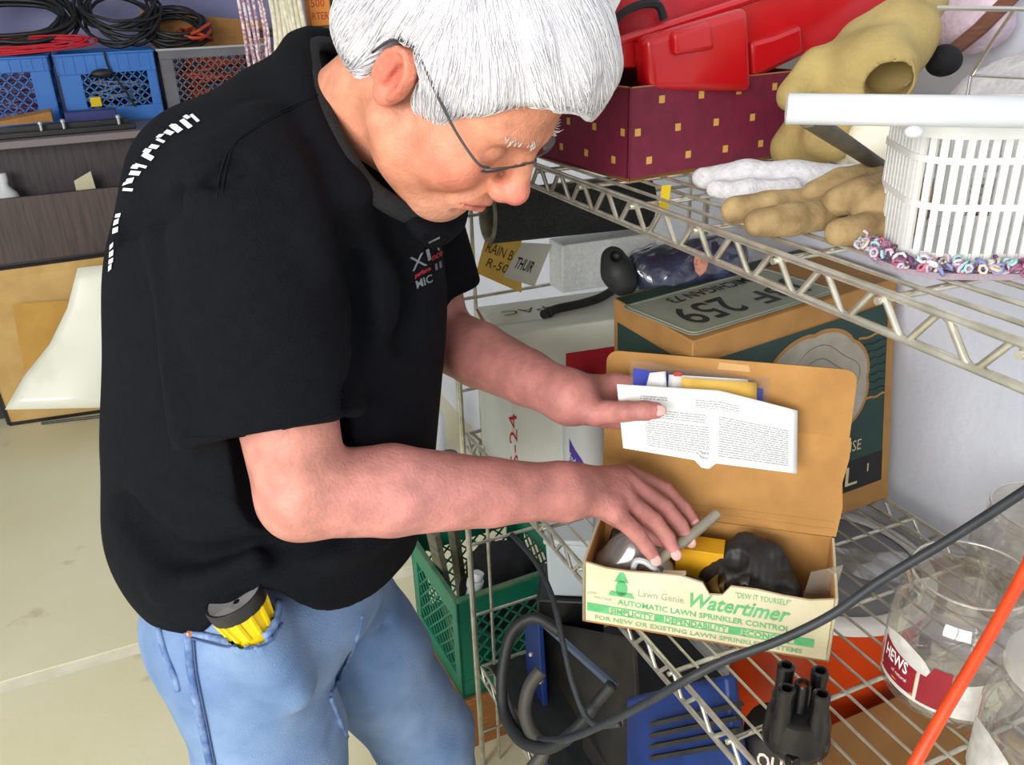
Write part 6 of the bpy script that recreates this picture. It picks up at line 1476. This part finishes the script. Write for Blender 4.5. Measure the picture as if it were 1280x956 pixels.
def hank(name, label, mt, us, r, zlow, yy):
    t = thing(name, label, 'rope', A(py(us[0], 40, yy)[0], yy, zs - .3)); 
    for k, (u0, u1, z0, z1) in enumerate(us[1]):
        a = py(u0, 0, yy); c = py(u1, 60, yy); xa_, xb_ = a[0], c[0]
        b = B(); b.tube(spline([A(xa_, yy + .01 * (k % 3), zs + z0), A(xa_ + .004, yy - .022, zs + .02), A((xa_ + xb_) / 2, yy - .025 - .006 * (k % 3), zs - .10), A(xb_, yy - .02, zs - z1), A(xb_ + .018, yy - .01, zs - z1 - .03), A(xb_ + .03, yy + .006, zs - z1 + .02), A(xb_ + .022, yy + .008, zs - .06)], 5), r, 6); b.build('strand', mt, t, angle=180)
    return t
hank('rope_hank', 'pink and white braided rope hank hanging behind the man', M_ROPEP, (318, [(296, 308, .18, .34), (302, 316, .18, .36), (308, 322, .16, .33), (314, 318, .17, .30), (322, 330, .14, .28), (326, 334, .15, .32)]), .0052, .3, YS)
hank('rope_hank', 'cream cotton rope hank hanging behind the man', M_ROPEW, (360, [(336, 340, .18, .22), (342, 346, .17, .25), (348, 352, .18, .24), (352, 364, .16, .22), (360, 372, .18, .24), (366, 384, .17, .21), (372, 390, .18, .23), (356, 396, .17, .20)]), .0085, .3, YS - .01)

# ================================================================== papers in his left hand, tube in his right
M_PAPER = mat('printed_paper', (236, 238, 240), .7)
def printed(m):
    nt = m.node_tree; n = nt.nodes; l = nt.links; b = n['Principled BSDF']
    uv = n.new('ShaderNodeUVMap'); sp = n.new('ShaderNodeSeparateXYZ'); l.new(uv.outputs[0], sp.inputs[0])
    def mth(op, a, bb=None, c=None):
        k = n.new('ShaderNodeMath'); k.operation = op
        for i, q in enumerate((a, bb, c)):
            if q is None: continue
            if isinstance(q, (int, float)): k.inputs[i].default_value = q
            else: l.new(q, k.inputs[i])
        return k.outputs[0]
    x, y = sp.outputs[0], sp.outputs[1]
    line = mth('LESS_THAN', mth('FRACT', mth('MULTIPLY', y, 30)), .55)
    no = n.new('ShaderNodeTexNoise'); no.inputs['Scale'].default_value = 1; no.inputs['Detail'].default_value = 2
    cb = n.new('ShaderNodeCombineXYZ'); l.new(mth('MULTIPLY', x, 110), cb.inputs[0]); l.new(mth('FLOOR', mth('MULTIPLY', y, 30)), cb.inputs[1]); l.new(cb.outputs[0], no.inputs['Vector'])
    wd = mth('GREATER_THAN', no.outputs['Fac'], .44)
    def inside(x0, x1, y0, y1): return mth('MULTIPLY', mth('MULTIPLY', mth('GREATER_THAN', x, x0), mth('LESS_THAN', x, x1)), mth('MULTIPLY', mth('GREATER_THAN', y, y0), mth('LESS_THAN', y, y1)))
    reg = mth('MAXIMUM', mth('MAXIMUM', inside(.14, .50, .08, .50), inside(.55, .95, .10, .66)), mth('MAXIMUM', inside(.22, .48, .53, .66), mth('MAXIMUM', inside(.42, .66, .74, .86), inside(.12, .27, .80, .86))))
    f = mth('MULTIPLY', mth('MULTIPLY', line, wd), reg)
    mx = n.new('ShaderNodeMixRGB'); l.new(mth('MULTIPLY', f, .6), mx.inputs['Fac']); mx.inputs['Color1'].default_value = lin((236, 238, 240)) + (1,); mx.inputs['Color2'].default_value = lin((70, 74, 90)) + (1,)
    l.new(mx.outputs[0], b.inputs['Base Color'])
printed(M_PAPER)
def curved_sheet(name, label, cat, fn, nu, nv, mt, th=.0005):
    V = [fn(i / nu, j / nv) for j in range(nv + 1) for i in range(nu + 1)]; k = nu + 1
    Fc = [(j * k + i, j * k + i + 1, (j + 1) * k + i + 1, (j + 1) * k + i) for j in range(nv) for i in range(nu)]
    o = mk(name, V, Fc, mt, angle=180); uvl = o.data.uv_layers.new(name='UVMap')
    for lp in o.data.loops: i = lp.vertex_index; uvl.data[lp.index].uv = ((i % k) / nu, (i // k) / nv)
    s = o.modifiers.new('thickness', 'SOLIDIFY'); s.thickness = th; s.offset = -1 if False else 0; return tag(o, label, cat)
def sheet_fn(u, v):
    top = lerp(lerp((771, 480), (900, 488), min(1, u / .55)), (997, 513), max(0, (u - .55) / .45)); bot = lerp(lerp((779, 560), (886, 578), min(1, u / .5)), (996, 592), max(0, (u - .5) / .5))
    if v < .12 and abs(u - .47) < .05: bot = bot + A(0, 8)
    p = lerp(bot, top, v); d = 1.078 + .030 * u + .006 * math.sin(math.pi * v) * u + .02 * max(0, u - .85); return pd(p[0], p[1], d)
curved_sheet('instruction_sheet', 'white printed instruction sheet held in his hand', 'paper', sheet_fn, 24, 12, M_PAPER)
def flat4(cs, d0, d1): return lambda u, v: pd(*(lerp(lerp(cs[0], cs[1], u), lerp(cs[3], cs[2], u), v)), d0 + (d1 - d0) * u + .004 * math.sin(3 * u + 2 * v))
curved_sheet('envelope', 'small ochre envelope behind the instruction sheet', 'envelope', flat4([(850, 540), (945, 550), (946, 478), (852, 472)], 1.106, 1.126), 6, 4, M_YENV, .001)
curved_sheet('paper_slip', 'plain white paper slip behind the instruction sheet', 'paper', flat4([(832, 530), (934, 540), (935, 474), (836, 468)], 1.111, 1.130), 6, 4, mat('plain_white_paper', (232, 234, 236), .7), .001)
curved_sheet('paper_slip', 'folded white paper corner sticking up beside the blue card', 'paper', flat4([(798, 520), (836, 520), (832, 464), (812, 466)], 1.106, 1.110), 4, 4, MATS['plain_white_paper'], .001)
bk_ = thing('document_bag', 'clear plastic bag holding a bright blue card', 'bag', pd(870, 520, 1.125))
V = [flat4([(790, 545), (952, 552), (954, 486), (792, 460)], 1.116, 1.138)(u, v) for v in (0, .5, 1) for u in (0, .5, 1)]
o = mk('blue_card', V, [(0, 1, 4, 3), (1, 2, 5, 4), (3, 4, 7, 6), (4, 5, 8, 7)], mat('bright_blue_card', (36, 60, 200), .5), bk_); s = o.modifiers.new('thickness', 'SOLIDIFY'); s.thickness = .001
b = B(); q = pd(842, 470, 1.114); n_ = nrm(CAM - q); u_ = nrm(np.cross(Z3, n_)); b.add([q, q + u_ * .010, q + u_ * .010 + np.cross(n_, u_) * .005, q + np.cross(n_, u_) * .005], [(0, 1, 2, 3)]); b.build('red_mark', M_REDP, bk_, smooth=False)
fnb = flat4([(786, 550), (958, 560), (962, 474), (788, 450)], 1.1125, 1.134)
b = B(); b.grid(lambda u, v: fnb(u, v) + Z3 * (.002 * math.sin(14 * u)), 12, 6); b.build('clear_sleeve', clear_mat('clear_sleeve', (245, 245, 250), .04, .3, .12, .04), bk_)
# grey tube pinched in the right hand
M_GTUBE = mat('grey_vinyl_tube', (150, 144, 130), .5, col2=(136, 130, 118), scale=30)
b = B(); b.tube([pd(822, 700, 1.105), pd(858, 674, 1.128), pd(896, 642, 1.150)], .0072, 12); tag(b.build('vinyl_tube', M_GTUBE), 'grey vinyl tube pinched in his fingers over the carton', 'tube')
